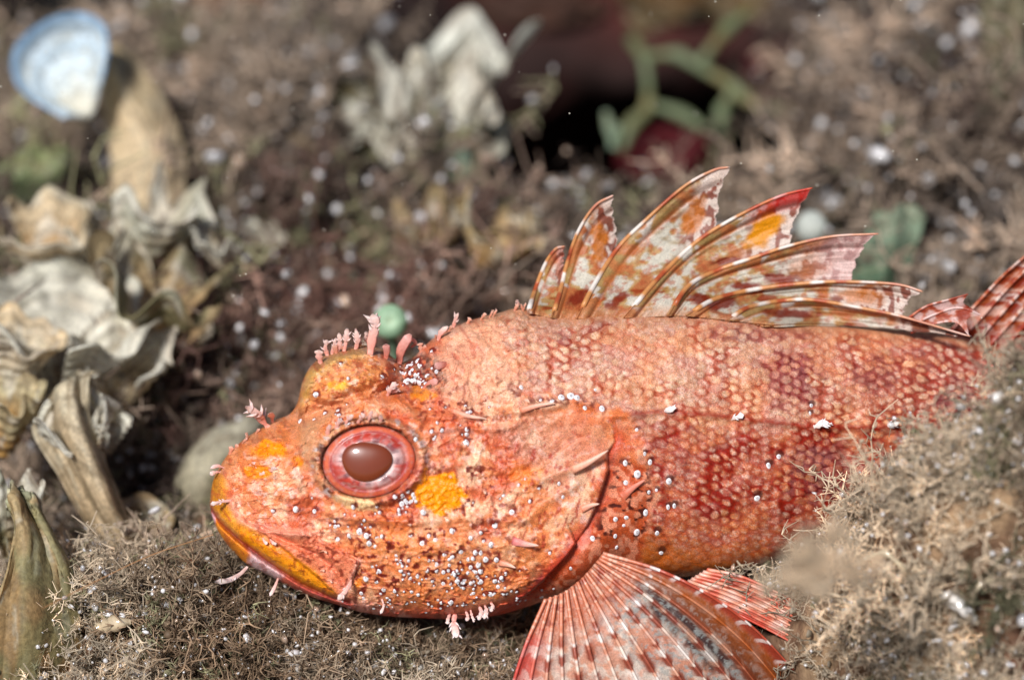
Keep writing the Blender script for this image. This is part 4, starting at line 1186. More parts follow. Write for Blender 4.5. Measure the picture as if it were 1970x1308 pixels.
VAR = [tuft(s, 8, 1.0, 6, 8, .022, lumps=6, lr=.05, hairs=40) for s in range(8)]
FINE = [tuft(40 + s, 9, .85, 7, 8, .014, 1.2, lumps=8, lr=.04, hairs=150) for s in range(10)]
BUSH = [tuft(120 + s, 10, 1.0, 9, 20, .013, .8, lumps=20, lr=.022, hairs=60) for s in range(8)]
FARV = [tuft(80 + s, 7, 1.0, 5, 6, .032, lumps=6, lr=.07) for s in range(8)]
def under_fish(x, y):
    # the strip of seabed the fish itself lies on
    return (x > -4.0) & (x < 12) & (y > -1.2) & (y < 1.2)
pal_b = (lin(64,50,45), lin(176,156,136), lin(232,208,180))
pal_far = (lin(30,26,27), lin(128,116,106), lin(220,204,186))  # far palette darkened to stand in for flash fall-off with distance
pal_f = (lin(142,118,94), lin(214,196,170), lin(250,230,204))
FCLEAR = [(840,170,140,180,49.6),(250,640,150,130,43.6),(330,470,170,240,44.8),(270,290,120,190,48.2),(200,880,180,160,41.6),(110,130,115,115,52.5),(270,200,95,115,51),(280,400,90,120,47.5),(90,420,100,75,46.5),(120,600,180,150,43.5),(300,560,100,110,46),(0,760,70,120,42.5),
          (150,860,110,150,41.3),(870,110,110,140,54),(700,150,70,90,54.5),(950,430,105,95,48),(820,430,60,80,49),(1700,490,110,105,48.5),(410,910,90,110,43.5),(1300,150,260,130,57),(1925,120,60,120,51)]
def clearf(p):
    z = ground(p[:, 0], p[:, 1]); q = np.stack([p[:, 0], p[:, 1], z + .6], 1) - CAM
    d = q @ F_; px = PW / 2 + (q @ R_) / (K * d); py = PH / 2 - (q @ U_) / (K * d); bad = np.zeros(len(p), bool)
    for cx, cy, rx, ry, fd in FCLEAR: bad |= (el(px, py, cx, cy, rx, ry) < 1) & (d < fd)
    return p[~bad]
far = scatter(2200, -17, 17, 6, 22, lambda x, y: np.abs(x) < 9 + y * .42, 3)
mid = scatter(2300, -13, 13, -1, 7, lambda x, y: (np.abs(x) < 11) & ~under_fish(x, y), 4)
near = scatter(4200, -12, 12, -7.5, -1, lambda x, y: (np.abs(x) < 10) & (y < 5), 5)
def nofish(p):
    """keep the turf clear of the fish's own body"""
    z = ground(p[:, 0], p[:, 1])
    q = np.stack([p[:, 0], p[:, 1], z + .5], 1) - CAM
    d = q @ F_; px = PW / 2 + (q @ R_) / (K * d); py = PH / 2 - (q @ U_) / (K * d)
    t = curve(TOP, px); b = curve(BOT, px)
    hit = (px > 395) & (px < 2100) & (py > t - 10) & (py < b + 4) & (d > 37.4) & (d < 43.4)
    hit &= ~((px > 1480) & (d < 39.2))
    pec = (px > 990) & (px < 1580) & (py > 1080) & (py > 1090 + (px - 1200) * .5) & (d > 37.7) & (d < 39.4)
    pel = (px > 1300) & (px < 1585) & (py > 1100) & (py < 1270) & (d < 39.6) & (py > 1090 + (px - 1300) * .18)
    return p[~(hit | pec | pel)]
near = near[fbm(near[:, 0] * .9 + 4, near[:, 1] * .9, 73, 3) > .38]; mid = clearf(nofish(mid)); near = clearf(nofish(near)); far = clearf(far)
bush = clearf(scatter(640, -16, 16, 3, 20, lambda x, y: np.abs(x) < 9 + y * .42, 6)); bushn = nofish(scatter(330, -11, 12, -6.5, 0, lambda x, y: (np.abs(x) < 11), 8))
G = []
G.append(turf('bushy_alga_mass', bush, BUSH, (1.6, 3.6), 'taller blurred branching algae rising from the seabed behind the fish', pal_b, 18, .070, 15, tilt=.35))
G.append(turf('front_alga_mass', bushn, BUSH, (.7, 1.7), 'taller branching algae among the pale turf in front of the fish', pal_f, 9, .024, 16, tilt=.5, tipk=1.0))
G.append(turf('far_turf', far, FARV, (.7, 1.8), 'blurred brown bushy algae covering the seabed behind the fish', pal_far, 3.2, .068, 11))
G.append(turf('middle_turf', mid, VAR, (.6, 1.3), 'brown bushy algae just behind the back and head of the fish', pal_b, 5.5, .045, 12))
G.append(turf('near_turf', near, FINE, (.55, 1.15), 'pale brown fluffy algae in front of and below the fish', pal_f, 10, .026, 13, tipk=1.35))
gp = np.vstack([g[0] for g in G]); gr = np.concatenate([g[1] for g in G])
rg = np.random.default_rng(99); ng = len(gp)
M_GRAINT = tinted(material('lime_grain_white', rough=.16, spec=.8, coat=.8, var=.1))
gsrc = [(ICO_V * rg.uniform(.7, 1.25, (12, 1)) * rg.uniform(.6, 1.3, (1, 3)), ICO_F, lin(214,212,212)) for _ in range(8)]
gt = np.where(rg.random((ng, 1)) < .8, np.array([[.62, .61, .60]]), np.array([[.50, .36, .26]])) * rg.uniform(.6, 1.15, (ng, 1))
go_ = gn_scatter('lime_grains', gp, rg.uniform(0, 6.28, (ng, 3)), np.repeat(gr[:, None], 3, 1) * rg.uniform(.6, 1.4, (ng, 3)), rg.integers(8, size=ng), gt, gsrc, M_GRAINT)
tag(go_, 'small white lime grains and bubbles caught on the turf algae', 'grains', kind='stuff')

# ================================================================== FRONDS of funnel algae (each its own thing)
def frond(rows, label, c0, c1, name='funnel_alga', bands=10, dark=lin(120,96,70), thick=.05, wav=.12, nu=70, nv=46, seed=0, rim=None, group=None, cat='seaweed', streak=.3, mat=None, green=0):
    """rows of control points (px, py, distance) from holdfast to free margin"""
    g = np.array(rows, float); n, m = g.shape[:2]
    if 49.9 < g[0, 0, 2] < 62: g[..., 2] -= 2.8 + .25 * (g[0, 0, 2] - 49)
    U = np.linspace(0, 1, nu); Vv = np.linspace(0, 1, nv)
    t1 = np.stack([spl(g[i], Vv) for i in range(n)])           # n, nv, 3
    s = np.stack([spl(t1[:, j], U) for j in range(nv)], 1)     # nu, nv, 3
    UU, VV = np.meshgrid(U, Vv, indexing='ij')
    x, y, d = s[..., 0], s[..., 1], s[..., 2]
    nb = fbm(VV * 3 + seed, UU * 2, 500 + seed, 3)
    phase = UU * bands + (nb - .5) * 1.2
    d = d + wav * np.sin(VV * 11 + seed + UU * 3) * UU + (fbm(UU * 3, VV * 5, 510 + seed, 3) - .5) * wav * .8 + .03 * np.sin(phase * 2 * math.pi) + wav * .5 * np.sin(VV * 27 + seed * 2) * UU ** 3
    jw = min(1, wav * 5); x = x + (fbm(VV * 3.5 + 7, UU * 3, 521 + seed, 3) - .5) * 46 * UU * jw; y = y + (fbm(VV * 3.5, UU * 3 + 9, 522 + seed, 3) - .5) * 40 * UU * jw
    e = (fbm(VV * 9, VV * 0 + seed, 520, 3) - .5) * 34 * UU ** 4 * jw
    y = y + e
    c = mixc(np.tile(np.asarray(c0), x.shape + (1,)), np.asarray(c1), sst(.15, .85, UU + (nb - .5) * .8))
    c = mixc(c, dark, sst(.55, .95, np.sin(phase * 2 * math.pi)) * (.25 + .3 * nb))
    c = mixc(c, dark, sst(.56, .7, fbm(VV * 26, UU * 2.5, 530 + seed, 3)) * streak)
    c = mixc(c, lin(206,196,170), sst(.60, .72, fbm(VV * 14, UU * 14, 540 + seed, 3)) * .5)
    if rim is not None: c = mixc(c, np.asarray(rim), sst(.90, .98, UU) * .8)
    if green: c = mixc(c, lin(120,140,100), sst(.5, .65, fbm(VV * 4, UU * 4, 550 + seed, 3)) * green)
    v = P(x, y, d)
    nrm = np.cross(np.gradient(v, axis=0), np.gradient(v, axis=1)); nrm /= np.linalg.norm(nrm, axis=2)[..., None] + 1e-9
    vb = v - nrm * thick
    q1 = gridf(nu, nv); q2 = gridf(nu, nv, o=nu * nv, flip=True)
    idx = np.arange(nu * nv).reshape(nu, nv)
    bd = np.concatenate([idx[:, 0], idx[-1, 1:], idx[::-1, -1][1:], idx[0, ::-1][1:-1]]); bn = np.roll(bd, -1)
    q3 = np.stack([bd, bn, bn + nu * nv, bd + nu * nv], 1)
    o = obj(name, np.vstack([v.reshape(-1, 3), vb.reshape(-1, 3)]), np.vstack([q1, q2, q3]), np.vstack([c.reshape(-1, 3)] * 2), mat or M_FROND, origin=P(*rows[0][len(rows[0]) // 2]))
    tag(o, label, cat, group)
    return o

WHT = lin(240,236,220); BEI = lin(232,212,176); TAN = lin(208,176,130); BLU = lin(186,216,236); OLV = lin(132,126,86); GRN = lin(140,164,138)
GP = 'funnel algae growing round the fish'
frond([[(350,400,47.2),(290,410,46.8),(215,400,47.2)], [(356,300,48.6),(290,290,48.0),(212,300,48.5)], [(318,200,49),(255,200,48.4),(200,210,48.9)], [(262,120,49.4),(225,118,49),(192,130,49.3)], [(225,88,49.8),(205,86,49.6),(188,96,49.8)]],
      'ribbed tan seaweed blade joining the blue white fan', lin(232,210,172), lin(218,196,156), bands=3, wav=.12, group=GP, seed=2, streak=.4, dark=lin(150,124,92))
frond([[(225,1085,41.6),(255,1090,41.4),(285,1085,41.7)], [(165,1000,41.8),(205,985,41.3),(245,1000,41.7)], [(110,900,42),(160,880,41.3),(208,900,41.8)], [(70,830,42.2),(125,800,41.6),(182,815,41.8)], [(64,800,42.6),(120,745,42),(178,740,42)], [(100,770,43),(140,722,42.6),(176,722,42.6)]],
      'long ribbed cream seaweed stalk twisting down left of the mouth', lin(206,180,142), lin(222,208,178), bands=6, wav=.22, group=GP, seed=9, streak=.75, nu=110, nv=50, dark=lin(128,108,80))
frond([[(-30,1330,38.6),(60,1330,38.8),(150,1320,39.4)], [(-20,1200,38.6),(70,1190,38.9),(150,1200,39.5)], [(10,1090,39),(70,1070,39.3),(130,1090,39.7)], [(20,1000,39.4),(50,980,39.6),(85,1010,39.9)], [(20,950,39.8),(38,940,39.8),(56,960,40)]],
      'translucent brown seaweed blade in the lower left corner', lin(164,132,88), lin(190,166,122), bands=3, wav=.2, group=GP, seed=12, streak=.3, dark=lin(120,96,68), rim=lin(226,222,190), green=.4)
frond([[(340,1000,44),(390,1010,44),(440,1010,44)], [(345,920,44),(400,910,43.5),(470,910,44)], [(385,850,44.3),(430,840,44),(500,850,44.4)], [(440,815,44.8),(480,810,44.6),(520,820,44.9)]],
      'smooth pale seaweed blade just behind the snout', lin(190,180,152), lin(206,200,178), bands=2, wav=.1, group=GP, seed=14, streak=.1)
def funnel(px, py, d, apx, apy, R, label, c0, c1, turn=300, start=0, tilt=(0, 0), bands=6, ruffle=.18, flare=.8, seed=0, dark=lin(120,98,70), roll=.12, thick=.035, name='funnel_alga', squash=1.0, kr=7, rim=None, olive=.15):
    """a rolled, ruffled funnel of seaweed: mouth centred on px, py and its foot at apx, apy (photo positions), R in photo pixels"""
    nu, nv = 56, 150
    top = P(px, py, d); foot = P(apx, apy, d + .3); ax = top - foot; H = np.linalg.norm(ax); ax /= H
    ax2 = ax - F_ * tilt[1] + R_ * tilt[0]; ax2 /= np.linalg.norm(ax2)
    e1 = np.cross(ax2, [0, 0, 1.]) if abs(ax2[2]) < .9 else np.cross(ax2, [0, 1., 0]); e1 /= np.linalg.norm(e1); e2 = np.cross(ax2, e1)
    S, V = np.meshgrid(np.linspace(.04, 1, nu), np.linspace(0, 1, nv), indexing='ij')
    ph = math.radians(start) + V * math.radians(turn)
    n1 = fbm(V * 5 + seed, S * 2, 800 + seed, 3); n2 = fbm(V * 13 + seed, S * 5, 810 + seed, 3)
    Rw = R * K * d; r = Rw * (S ** flare) * (1 + roll * (V - .5)) * (1 + .55 * (n1 - .5) * S)
    r = r * (1 + .9 * (fbm(V * 9, V * 0 + seed, 820, 2) - .5) * S ** 6 * .5)
    ruf = ruffle * Rw * S ** 2.2 * (np.sin(V * kr * 2 * math.pi * turn / 360 + seed + 2 * n1) + .5 * np.sin(V * kr * 5.1 + seed * 2))
    hh = H * (S ** 1.15) + ruf - .18 * Rw * S ** 4 + (n1 - .5) * Rw * .5 * S
    r = r + .6 * ruf * np.cos(V * kr * 3)
    v = foot + hh[..., None] * (ax * (1 - S[..., None] * .5) + ax2 * S[..., None] * .5) + (r * np.cos(ph))[..., None] * e1 + (r * np.sin(ph) * squash)[..., None] * e2
    phs = S * bands + (n1 - .5) * 1.5
    c = mixc(np.tile(np.asarray(c0), S.shape + (1,)), np.asarray(c1), sst(.2, .9, S + (n1 - .5)))
    c = mixc(c, dark, sst(.45, .95, np.sin(phs * 2 * math.pi)) * (.05 + .35 * n1))
    c = mixc(c, lin(232,228,214), sst(.50, .66, n2) * .6); c = mixc(c, lin(170,140,104), sst(.50, .64, fbm(V * 8 + 3, S * 6, 850 + seed, 4)) * .3)
    c = mixc(c, dark, sst(.60, .72, fbm(V * 22, S * 7, 830 + seed, 3)) * .5)
    c = mixc(c, lin(128,132,92), sst(.5, .68, fbm(V * 4, S * 3, 840 + seed, 3)) * olive)
    if rim is not None: c = mixc(c, np.asarray(rim), sst(.84, .97, S) * .85)
    nrm = np.cross(np.gradient(v, axis=0), np.gradient(v, axis=1)); nrm /= np.linalg.norm(nrm, axis=2)[..., None] + 1e-9
    v = v + nrm * (.02 * np.sin(phs * 2 * math.pi))[..., None]; vb = v - nrm * thick
    q1 = gridf(nu, nv); q2 = gridf(nu, nv, o=nu * nv, flip=True); idx = np.arange(nu * nv).reshape(nu, nv)
    bd = np.concatenate([idx[:, 0], idx[-1, 1:], idx[::-1, -1][1:], idx[0, ::-1][1:-1]]); bn = np.roll(bd, -1)
    q3 = np.stack([bd, bn, bn + nu * nv, bd + nu * nv], 1)
    o = obj(name, np.vstack([v.reshape(-1, 3), vb.reshape(-1, 3)]), np.vstack([q1, q2, q3]), np.vstack([c.reshape(-1, 3)] * 2), M_FROND, origin=foot)
    return tag(o, label, 'seaweed', GP)

def fanrows(ax, ay, ends, d, cup):
    rows = []
    for q in (0.02, .25, .5, .75, 1.0):
        rows.append([(ax + (ex - ax) * q, ay + (ey - ay) * q, d + cup * math.sin(math.pi * k / (len(ends) - 1)) * math.sin(q * 2.4) - .5 * q) for k, (ex, ey) in enumerate(ends)])
    return rows
frond(fanrows(176, 228, [(120,225),(62,196),(24,150),(30,92),(88,38),(150,22),(196,40),(210,90),(200,150)], 51.5, .9),
      'blurred blue white fan of seaweed at the upper left corner', WHT, lin(226,240,248), bands=5, wav=.06, rim=lin(146,188,222), group=GP, seed=1, streak=.05, dark=lin(186,190,188), nu=80, nv=90)
funnel(285, 350, 45.6, 262, 540, 100, 'pointed cream seaweed funnel standing behind the big pale funnel', BEI, WHT, turn=250, start=20, tilt=(.2, .2), ruffle=.35, seed=3, kr=5, olive=.35)
funnel(405, 418, 45.4, 440, 520, 56, 'small cream curled seaweed tip right of the pointed funnel', BEI, WHT, turn=200, start=-60, tilt=(.3, .5), ruffle=.2, seed=4)
funnel(88, 402, 45.2, 90, 540, 95, 'rounded tan seaweed cup at the left edge above the big funnel', TAN, BEI, turn=330, tilt=(0, .5), ruffle=.12, seed=5)
funnel(105, 560, 43.8, 115, 780, 165, 'large pale banded seaweed funnel at the left edge', WHT, WHT, turn=330, start=100, tilt=(.25, .35), bands=8, ruffle=.16, seed=6, dark=lin(112,106,88), kr=6, olive=.2)
funnel(310, 500, 44.6, 285, 670, 122, 'brown translucent seaweed funnel right of the large pale one', TAN, lin(176,156,118), turn=300, start=200, tilt=(.2, .3), ruffle=.25, seed=7, olive=.5)
funnel(8, 735, 42.2, 5, 880, 72, 'yellowish seaweed funnel at the left edge under the big one', lin(214,166,96), lin(214,200,160), turn=320, tilt=(0, .2), ruffle=.15, seed=8)
funnel(140, 775, 41.8, 165, 905, 74, 'ruffled cream seaweed funnel at the head of the ribbed stalk', BEI, WHT, turn=300, start=150, tilt=(.1, .3), ruffle=.35, seed=9, kr=5)
funnel(212, 795, 42.0, 205, 875, 34, 'small curled pale seaweed funnel beside the ribbed stalk', BEI, WHT, turn=260, start=190, tilt=(.3, .4), ruffle=.25, seed=10, kr=4)
funnel(262, 985, 42.2, 262, 1100, 76, 'smooth tan seaweed cup behind the ribbed stalk', TAN, lin(190,164,124), turn=310, tilt=(0, .2), ruffle=.06, seed=11)
funnel(20, 930, 40.8, 20, 1080, 62, 'mottled greenish seaweed funnel at the left edge above the corner blade', lin(160,142,106), WHT, turn=300, start=90, tilt=(.1, .3), ruffle=.3, seed=13, olive=.5)
funnel(885, 55, 51.5, 880, 240, 105, 'topmost pale ragged seaweed funnel at the top centre', lin(206,196,164), lin(236,236,224), turn=280, start=30, tilt=(.1, .1), ruffle=.4, seed=15, kr=4, dark=lin(150,140,110))
funnel(800, 175, 50.8, 820, 320, 118, 'lower pale ragged seaweed funnel at the top centre', lin(206,190,150), lin(232,230,214), turn=300, start=200, tilt=(-.2, .2), ruffle=.35, seed=25, kr=5, dark=lin(150,134,100))
funnel(905, 225, 50.4, 895, 340, 72, 'small pale seaweed funnel under the topmost ragged one', lin(206,196,164), lin(226,224,206), turn=280, start=90, tilt=(.2, .2), ruffle=.3, seed=26, kr=4)
funnel(700, 120, 51.8, 690, 250, 72, 'greenish brown seaweed funnel left of the pale ragged ones', OLV, lin(150,142,108), turn=300, tilt=(0, .2), ruffle=.3, seed=17, olive=.5)
funnel(665, 240, 50.5, 670, 330, 90, 'low smooth olive seaweed cup below the pale ragged ones', OLV, lin(150,130,92), turn=330, tilt=(0, .4), ruffle=.1, seed=18, olive=.4)
funnel(965, 395, 46.8, 925, 515, 98, 'blurred tan seaweed funnel above the nape of the fish', lin(206,164,108), lin(216,190,140), turn=300, start=220, tilt=(.3, .2), ruffle=.15, seed=19, dark=lin(150,108,68))
funnel(825, 410, 47.4, 830, 510, 74, 'brown seaweed funnel left of the tan one', lin(160,116,74), lin(176,150,108), turn=300, start=60, tilt=(-.1, .2), ruffle=.3, seed=20)
funnel(235, 650, 43.6, 232, 790, 84, 'ruffled cream seaweed funnel between the big pale one and the ribbed stalk', BEI, WHT, turn=300, start=120, tilt=(.2, .3), ruffle=.22, seed=41, kr=5)
funnel(30, 610, 42.9, 20, 760, 92, 'pale seaweed funnel overlapping the big one at the left edge', WHT, BEI, turn=300, start=60, tilt=(.1, .2), ruffle=.15, seed=42, olive=.1)
funnel(345, 620, 45.0, 335, 730, 62, 'tan seaweed funnel low in the turf left of the snout tentacle', BEI, TAN, turn=280, start=200, tilt=(.2, .3), ruffle=.25, seed=43)
funnel(185, 430, 45.6, 190, 560, 66, 'narrow cream seaweed funnel between the tan cup and the pointed funnel', BEI, WHT, turn=280, start=30, tilt=(.1, .3), ruffle=.3, seed=44, olive=.3)
funnel(850, 135, 49.6, 855, 300, 100, 'middle pale ragged seaweed funnel of the clump at the top centre', WHT, WHT, turn=300, start=130, tilt=(.1, .2), ruffle=.4, seed=45, kr=6)
funnel(765, 235, 49.4, 775, 350, 66, 'small cream ragged seaweed funnel at the left foot of the top centre clump', BEI, WHT, turn=280, start=60, tilt=(-.1, .3), ruffle=.35, seed=46, kr=5)
funnel(450, 300, 50.5, 460, 400, 46, 'dim brown seaweed funnel in the turf right of the ribbed blade', TAN, BEI, turn=280, start=60, tilt=(.1, .2), ruffle=.3, seed=27)
funnel(500, 440, 48.2, 505, 520, 40, 'small dim cream seaweed funnel low in the turf behind the head', BEI, WHT, turn=260, start=160, tilt=(.2, .3), ruffle=.3, seed=28)
for (x, y, w, h, d, s, lb) in ((890,330,30,50,49.8,21,'small green seaweed blade above the tan funnel'), (948,250,24,34,55,22,'small teal seaweed blade right of the pale crest')):
    frond([[(x - w, y + h, d), (x, y + h, d - .2), (x + w, y + h, d)], [(x - w, y, d), (x, y, d - .4), (x + w, y, d)], [(x - w * .6, y - h, d + .3), (x, y - h, d), (x + w * .6, y - h, d + .3)]],
          lb, lin(112,128,108), lin(136,156,136), name='green_blade', bands=2, wav=.1, group='small green seaweed blades', seed=s, streak=.1, nu=30, nv=20)
# green blade right
frond([[(1620,560,46.5),(1680,565,46.2),(1730,555,46.6)], [(1640,500,46.6),(1700,500,46.2),(1755,490,46.7)], [(1668,445,46.8),(1720,435,46.5),(1775,430,47)], [(1690,412,47.2),(1735,408,47),(1785,405,47.4)]],
      'green translucent seaweed blade behind the dorsal fin', lin(112,140,112), lin(150,166,140), name='green_blade', bands=3, wav=.15, group='small green seaweed blades', seed=23, streak=.15)
frond([[(1880,240,53),(1910,250,52.8),(1950,240,53)], [(1895,120,53.4),(1925,110,53),(1965,120,53.4)], [(1905,10,54),(1935,-10,54),(1975,0,54)]],
      'upright olive seaweed blade in the upper right corner', lin(104,98,74), lin(126,118,92), name='green_blade', bands=2, wav=.2, group='small green seaweed blades', seed=24, streak=.2)
frond([[(0,380,53),(60,390,53),(110,370,53)], [(-20,330,53),(60,325,52.6),(130,310,53)], [(40,300,53.6),(80,290,53.4),(125,280,53.8)]],
      'dull green seaweed blade at the left edge between funnels', lin(110,124,92), lin(160,168,116), name='green_blade', bands=2, wav=.2, group='small green seaweed blades', seed=25, streak=.2)

# ---- small round algae
def ball(px, py, d, r, label, col, name, cat, ring=False):
    n, m = 28, 16
    u = np.linspace(0, math.pi, m); w = np.linspace(0, 2 * math.pi, n, endpoint=False)
    A, B = np.meshgrid(u, w, indexing='ij'); R = r * K * d
    rr = 1 + (fbm(A * 3, B * 2, 7, 2) - .5) * .12
    if ring: rr = rr * (1 - .35 * np.exp(-(A / .35) ** 2))
    v = np.stack([np.sin(A) * np.cos(B), np.sin(A) * np.sin(B), np.cos(A)], -1) * rr[..., None] * R
    v[..., 2] *= .8
    c = np.tile(col, (n * m, 1))
    if ring:
        c = mixc(c, lin(206,222,190), np.exp(-(A.ravel() / .3) ** 2) * .8); c = mixc(c, col * .6, np.exp(-((A.ravel() - .75) / .15) ** 2) * .7)
    rot = Vector(-F_).to_track_quat('Z', 'Y').to_matrix(); v = v.reshape(-1, 3) @ np.array(rot).T
    root = empty(name, P(px, py, d), label, cat)
    o1 = obj('cap', v + P(px, py, d), gridf(m, n, cv=True), c, M_STRAP, root)
    ft = P(px, py, d); z = float(ground(ft[:1], ft[1:2])[0])
    pts = np.stack([ft + np.array([0.05 * k, .05 * k, (min(z, ft[2] - .4) - .2 - ft[2]) * k / 4]) for k in range(5)])
    vv, ff, c2 = tube(pts, r * K * d * .28, 6, 1, np.array([1., 0, 0]), col * .7)
    obj('stalk', vv, fixq(ff), c2, M_STRAP, root)
ball(751, 619, 43.5, 33, 'round green disc alga peeping over the far eye', lin(178,212,174), 'disc_alga', 'alga', True)
ball(1561, 436, 46.5, 30, 'round white ball alga between two dorsal fin tips', lin(206,210,200), 'ball_alga', 'alga')
ball(345, 762, 46, 18, 'small yellow green alga left of the snout tentacle', lin(170,162,90), 'ball_alga', 'alga')

# ---- green forked strap alga, upper right, and the red sponge behind it
def strap(lines, label, col, w, d, name='forked_alga', tw=.25):
    parts = []
    for ln in lines:
        u = np.linspace(0, 1, 26); p = spl(ln, u); dd = d + .5 * np.sin(p[:, 0] / 90) + .3 * np.sin(p[:, 1] / 60)
        wv = w * K * d * (1 + .22 * np.sin(u * 9 + len(ln)) + .5 * (fbm(p[:, 0] / 14, p[:, 1] / 14, 602, 2) - .5)) * np.where((u > .96), .6, 1)
        c = mixc(np.tile(col, (26, 1)), lin(150,130,84), sst(.45, .65, fbm(p[:, 0] / 40, p[:, 1] / 40, 601, 2)) * .6)
        parts.append(tube(P(p[:, 0], p[:, 1], dd), wv, 8, .45, None, c))
    v, f, c = joinm(parts)
    return tag(obj(name, v, fixq(f), c, M_STRAP, origin=P(*lines[0][0], d)), label, 'seaweed')
strap([[(1195,290),(1215,240),(1245,205),(1240,120),(1210,70)], [(1240,110),(1300,105),(1345,130)], [(1345,125),(1395,60),(1450,15)], [(1345,130),(1400,160),(1450,200),(1520,215)],
       [(1250,200),(1310,220),(1360,250)], [(1410,170),(1390,210),(1385,250)]], 'blurred green forked seaweed net over the dark gap', lin(120,132,96), 10.5, 57)
strap([[(1700,90),(1690,50),(1650,10),(1640,-30)], [(1690,50),(1740,30),(1760,-10)], [(1690,70),(1640,80),(1600,60)]], 'dim green forked seaweed at the top right', lin(120,122,86), 12, 60)
strap([[(1180,285),(1172,245),(1165,215)], [(1178,270),(1190,240)]], 'short green sprig in front of the dark gap', lin(130,150,124), 8, 53)
strap([[(1560,280),(1568,210),(1555,160),(1530,128)], [(1568,220),(1590,180)]], 'bent bare brown sprig left of the right hand bush', lin(140,122,96), 8, 55)
def sponge(px, py, d, rx, ry, label, col, seed):
    n, m = 60, 40
    u = np.linspace(0, math.pi, m); w = np.linspace(0, 2 * math.pi, n, endpoint=False)
    A, B = np.meshgrid(u, w, indexing='ij')
    rr = 1 + (fbm(A * 2.2 + seed, np.cos(B) * 2 + np.sin(B) * 3, 700 + seed, 4) - .5) * .9
    v = (np.sin(A) * np.cos(B) * rr * rx * K * d)[..., None] * R_ + (np.cos(A) * rr * ry * K * d)[..., None] * U_ + (np.sin(A) * np.sin(B) * rr * min(rx, ry) * K * d)[..., None] * F_
    c = np.tile(col, (n * m, 1)); c = mixc(c, col * .45, sst(.5, .65, fbm(A * 5, B * 3, 710, 3)).ravel())
    tag(obj('red_sponge', v.reshape(-1, 3) + P(px, py, d), gridf(m, n, cv=True), c, M_SPONGE, origin=P(px, py, d)), label, 'sponge')
sponge(1290, 300, 58, 90, 60, 'dark red sponge low in the gap under the green net', lin(78,16,22), 1)
sponge(1560, 160, 60, 130, 75, 'dull maroon sponge right of the green net', lin(76,30,32), 2)
sponge(1040, 20, 62, 120, 40, 'dull brown sponge on the far wall above the dark gap', lin(74,50,40), 3)

# ---- brown growth hanging along the top edge
frond([[(1180,-60,63),(1320,-60,63),(1480,-60,63)], [(1190,0,62),(1320,20,61.5),(1480,10,62)], [(1220,60,62),(1330,60,61.5),(1460,50,62)]],
      'brown seaweed hanging from the rock at the top edge', lin(120,84,48), lin(108,92,62), name='hanging_alga', bands=4, wav=1.0, seed=30)
frond([[(380,-60,66),(450,-60,66),(520,-60,66)], [(370,0,65),(440,10,64.5),(530,0,65)], [(390,30,65),(450,35,65),(520,28,65)]],
      'rusty orange seaweed hanging at the top left edge', lin(130,76,46), lin(116,72,50), name='hanging_alga', bands=3, wav=.6, seed=31)

rgf = np.random.default_rng(77); fv, ff_, fc, fo = [], [], [], 0
for k in range(34):
    tv, tf, th_, te = FINE[rgf.integers(8)]
    Q = Quaternion(rgf.normal(0, 1, 4)).normalized().to_matrix(); w = (tv * rgf.uniform(.35, .6)) @ np.array(Q).T
    w = w + P(1562 + rgf.normal(0, 36), 1090 + rgf.normal(0, 27), 33.0 + rgf.normal(0, .35)); fv.append(w); ff_.append(tf + fo); fo += len(w)
    fc.append(np.tile(lin(236,214,184) * rgf.uniform(.8, 1.2), (len(w), 1)))
tag(obj('drifting_fluff', np.vstack(fv), fixq(np.vstack(ff_)), np.vstack(fc), M_FLUFF, origin=P(1562, 1090, 33.0)), 'out of focus beige tuft of fluff drifting in front of the belly', 'fluff')
# ---- loose white bits lying on the turf
def floor_depth(px, py, lift=.45):
    dd = np.linspace(33, 60, 541); q = P(np.full(541, px), np.full(541, py), dd); g = ground(q[:, 0], q[:, 1]) + lift
    k = np.argmax(q[:, 2] < g); return float(dd[k])
def bit(name, pts, w, label, cat, seed, col=lin(226,220,212)):
    rb = np.random.default_rng(seed); n = 14; u = np.linspace(0, 1, n); p = spl(pts, u)
    d = floor_depth(*p[n // 2]) - .05 + .12 * np.sin(u * 5 + seed)
    wr = w * K * 38 * np.sin(np.clip(u, .04, .96) * math.pi) ** .45 * (1 + rb.uniform(-.28, .28, n))
    v, f, c = tube(P(p[:, 0], p[:, 1], d), wr, 9, .8, None, col); v = v + rb.normal(0, .006, v.shape)
    tag(obj(name, v, fixq(f), c * rb.uniform(.8, 1.05, (len(c), 1)), M_GRAIN, origin=v.mean(0)), label, cat)
bit('coral_fragment', [(1812,1142),(1840,1158),(1875,1190)], 15, 'thick white knobbly fragment low on the right hand turf mound', 'fragment', 1)
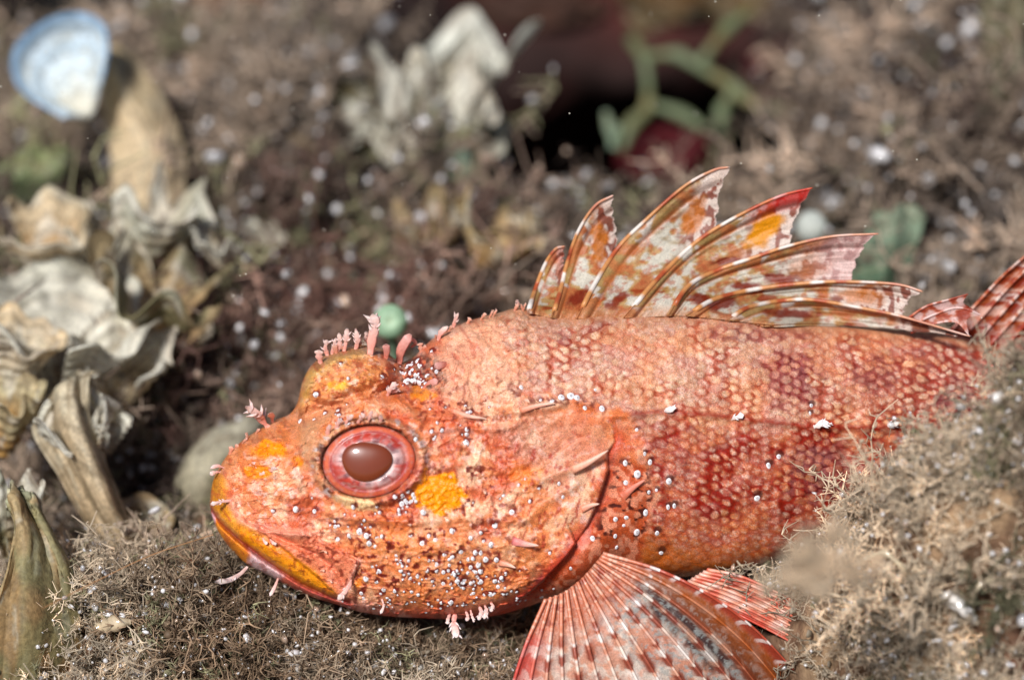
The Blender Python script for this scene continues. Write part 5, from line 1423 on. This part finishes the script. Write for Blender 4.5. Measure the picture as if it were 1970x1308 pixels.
bit('tube_stalk', [(1660,1075),(1700,1062),(1735,1090),(1775,1128)], 5, 'thin pale bent stalk crossing the right hand turf mound', 'stalk', 2, lin(206,190,160))
bit('tube_stalk', [(1925,1113),(1890,1122),(1872,1150),(1868,1200)], 6, 'pale hooked stalk at the right edge of the mound', 'stalk', 3, lin(206,190,160))
bit('pebble', [(1915,760),(1932,778)], 14, 'bright white grain at the right edge beside the tail end', 'pebble', 4)
bit('pebble', [(808,1284),(828,1298)], 15, 'round white pebble in the turf below the chin', 'pebble', 5)
bit('pebble', [(562,1278),(576,1288)], 10, 'small white pebble in the turf below the mouth corner', 'pebble', 6)
bit('shell_shard', [(180,1212),(215,1200),(250,1196)], 15, 'cream shard lying on the turf beside the corner blade', 'shard', 7, lin(206,186,154))
bit('coral_fragment', [(1620,1078),(1618,1050)], 10, 'upright white fragment near the top of the right hand mound', 'fragment', 8)
# ---- fine thread and drifting specks
u = np.linspace(0, 1, 40); p = spl([(82,1170),(180,1120),(290,1068),(410,1028)], u)
v, f, c = tube(P(p[:, 0], p[:, 1], 37.6 + 1.1 * u), .0075, 5, 1, None, lin(190,140,96))
tag(obj('drift_thread', v, fixq(f), c, M_RAY, origin=P(410, 1028, 38.7)), 'fine tan thread stretched from the mouth to the lower left', 'thread')
rg = np.random.default_rng(5); n = 90
sx = rg.uniform(0, PW, n); sy = rg.uniform(0, 640, n); sd = rg.uniform(35, 44, n)
sv = (ICO_V[None] * (rg.uniform(.006, .014, n))[:, None, None] + P(sx, sy, sd)[:, None]).reshape(-1, 3)
sf = (ICO_F[None] + (np.arange(n) * 12)[:, None, None]).reshape(-1, 3)
tag(obj('drifting_specks', sv, sf, lin(230,224,206), M_GRAIN), 'tiny pale specks adrift in the water', 'specks', kind='stuff')
print('TRIS', sum(sum(len(p.vertices) - 2 for p in o.data.polygons) if len(o.data.polygons) < 100 else 0 for o in bpy.data.objects if o.type == 'MESH')) if 0 else print('tris approx', sum(len(o.data.polygons) * 2 for o in bpy.data.objects if o.type == 'MESH'))
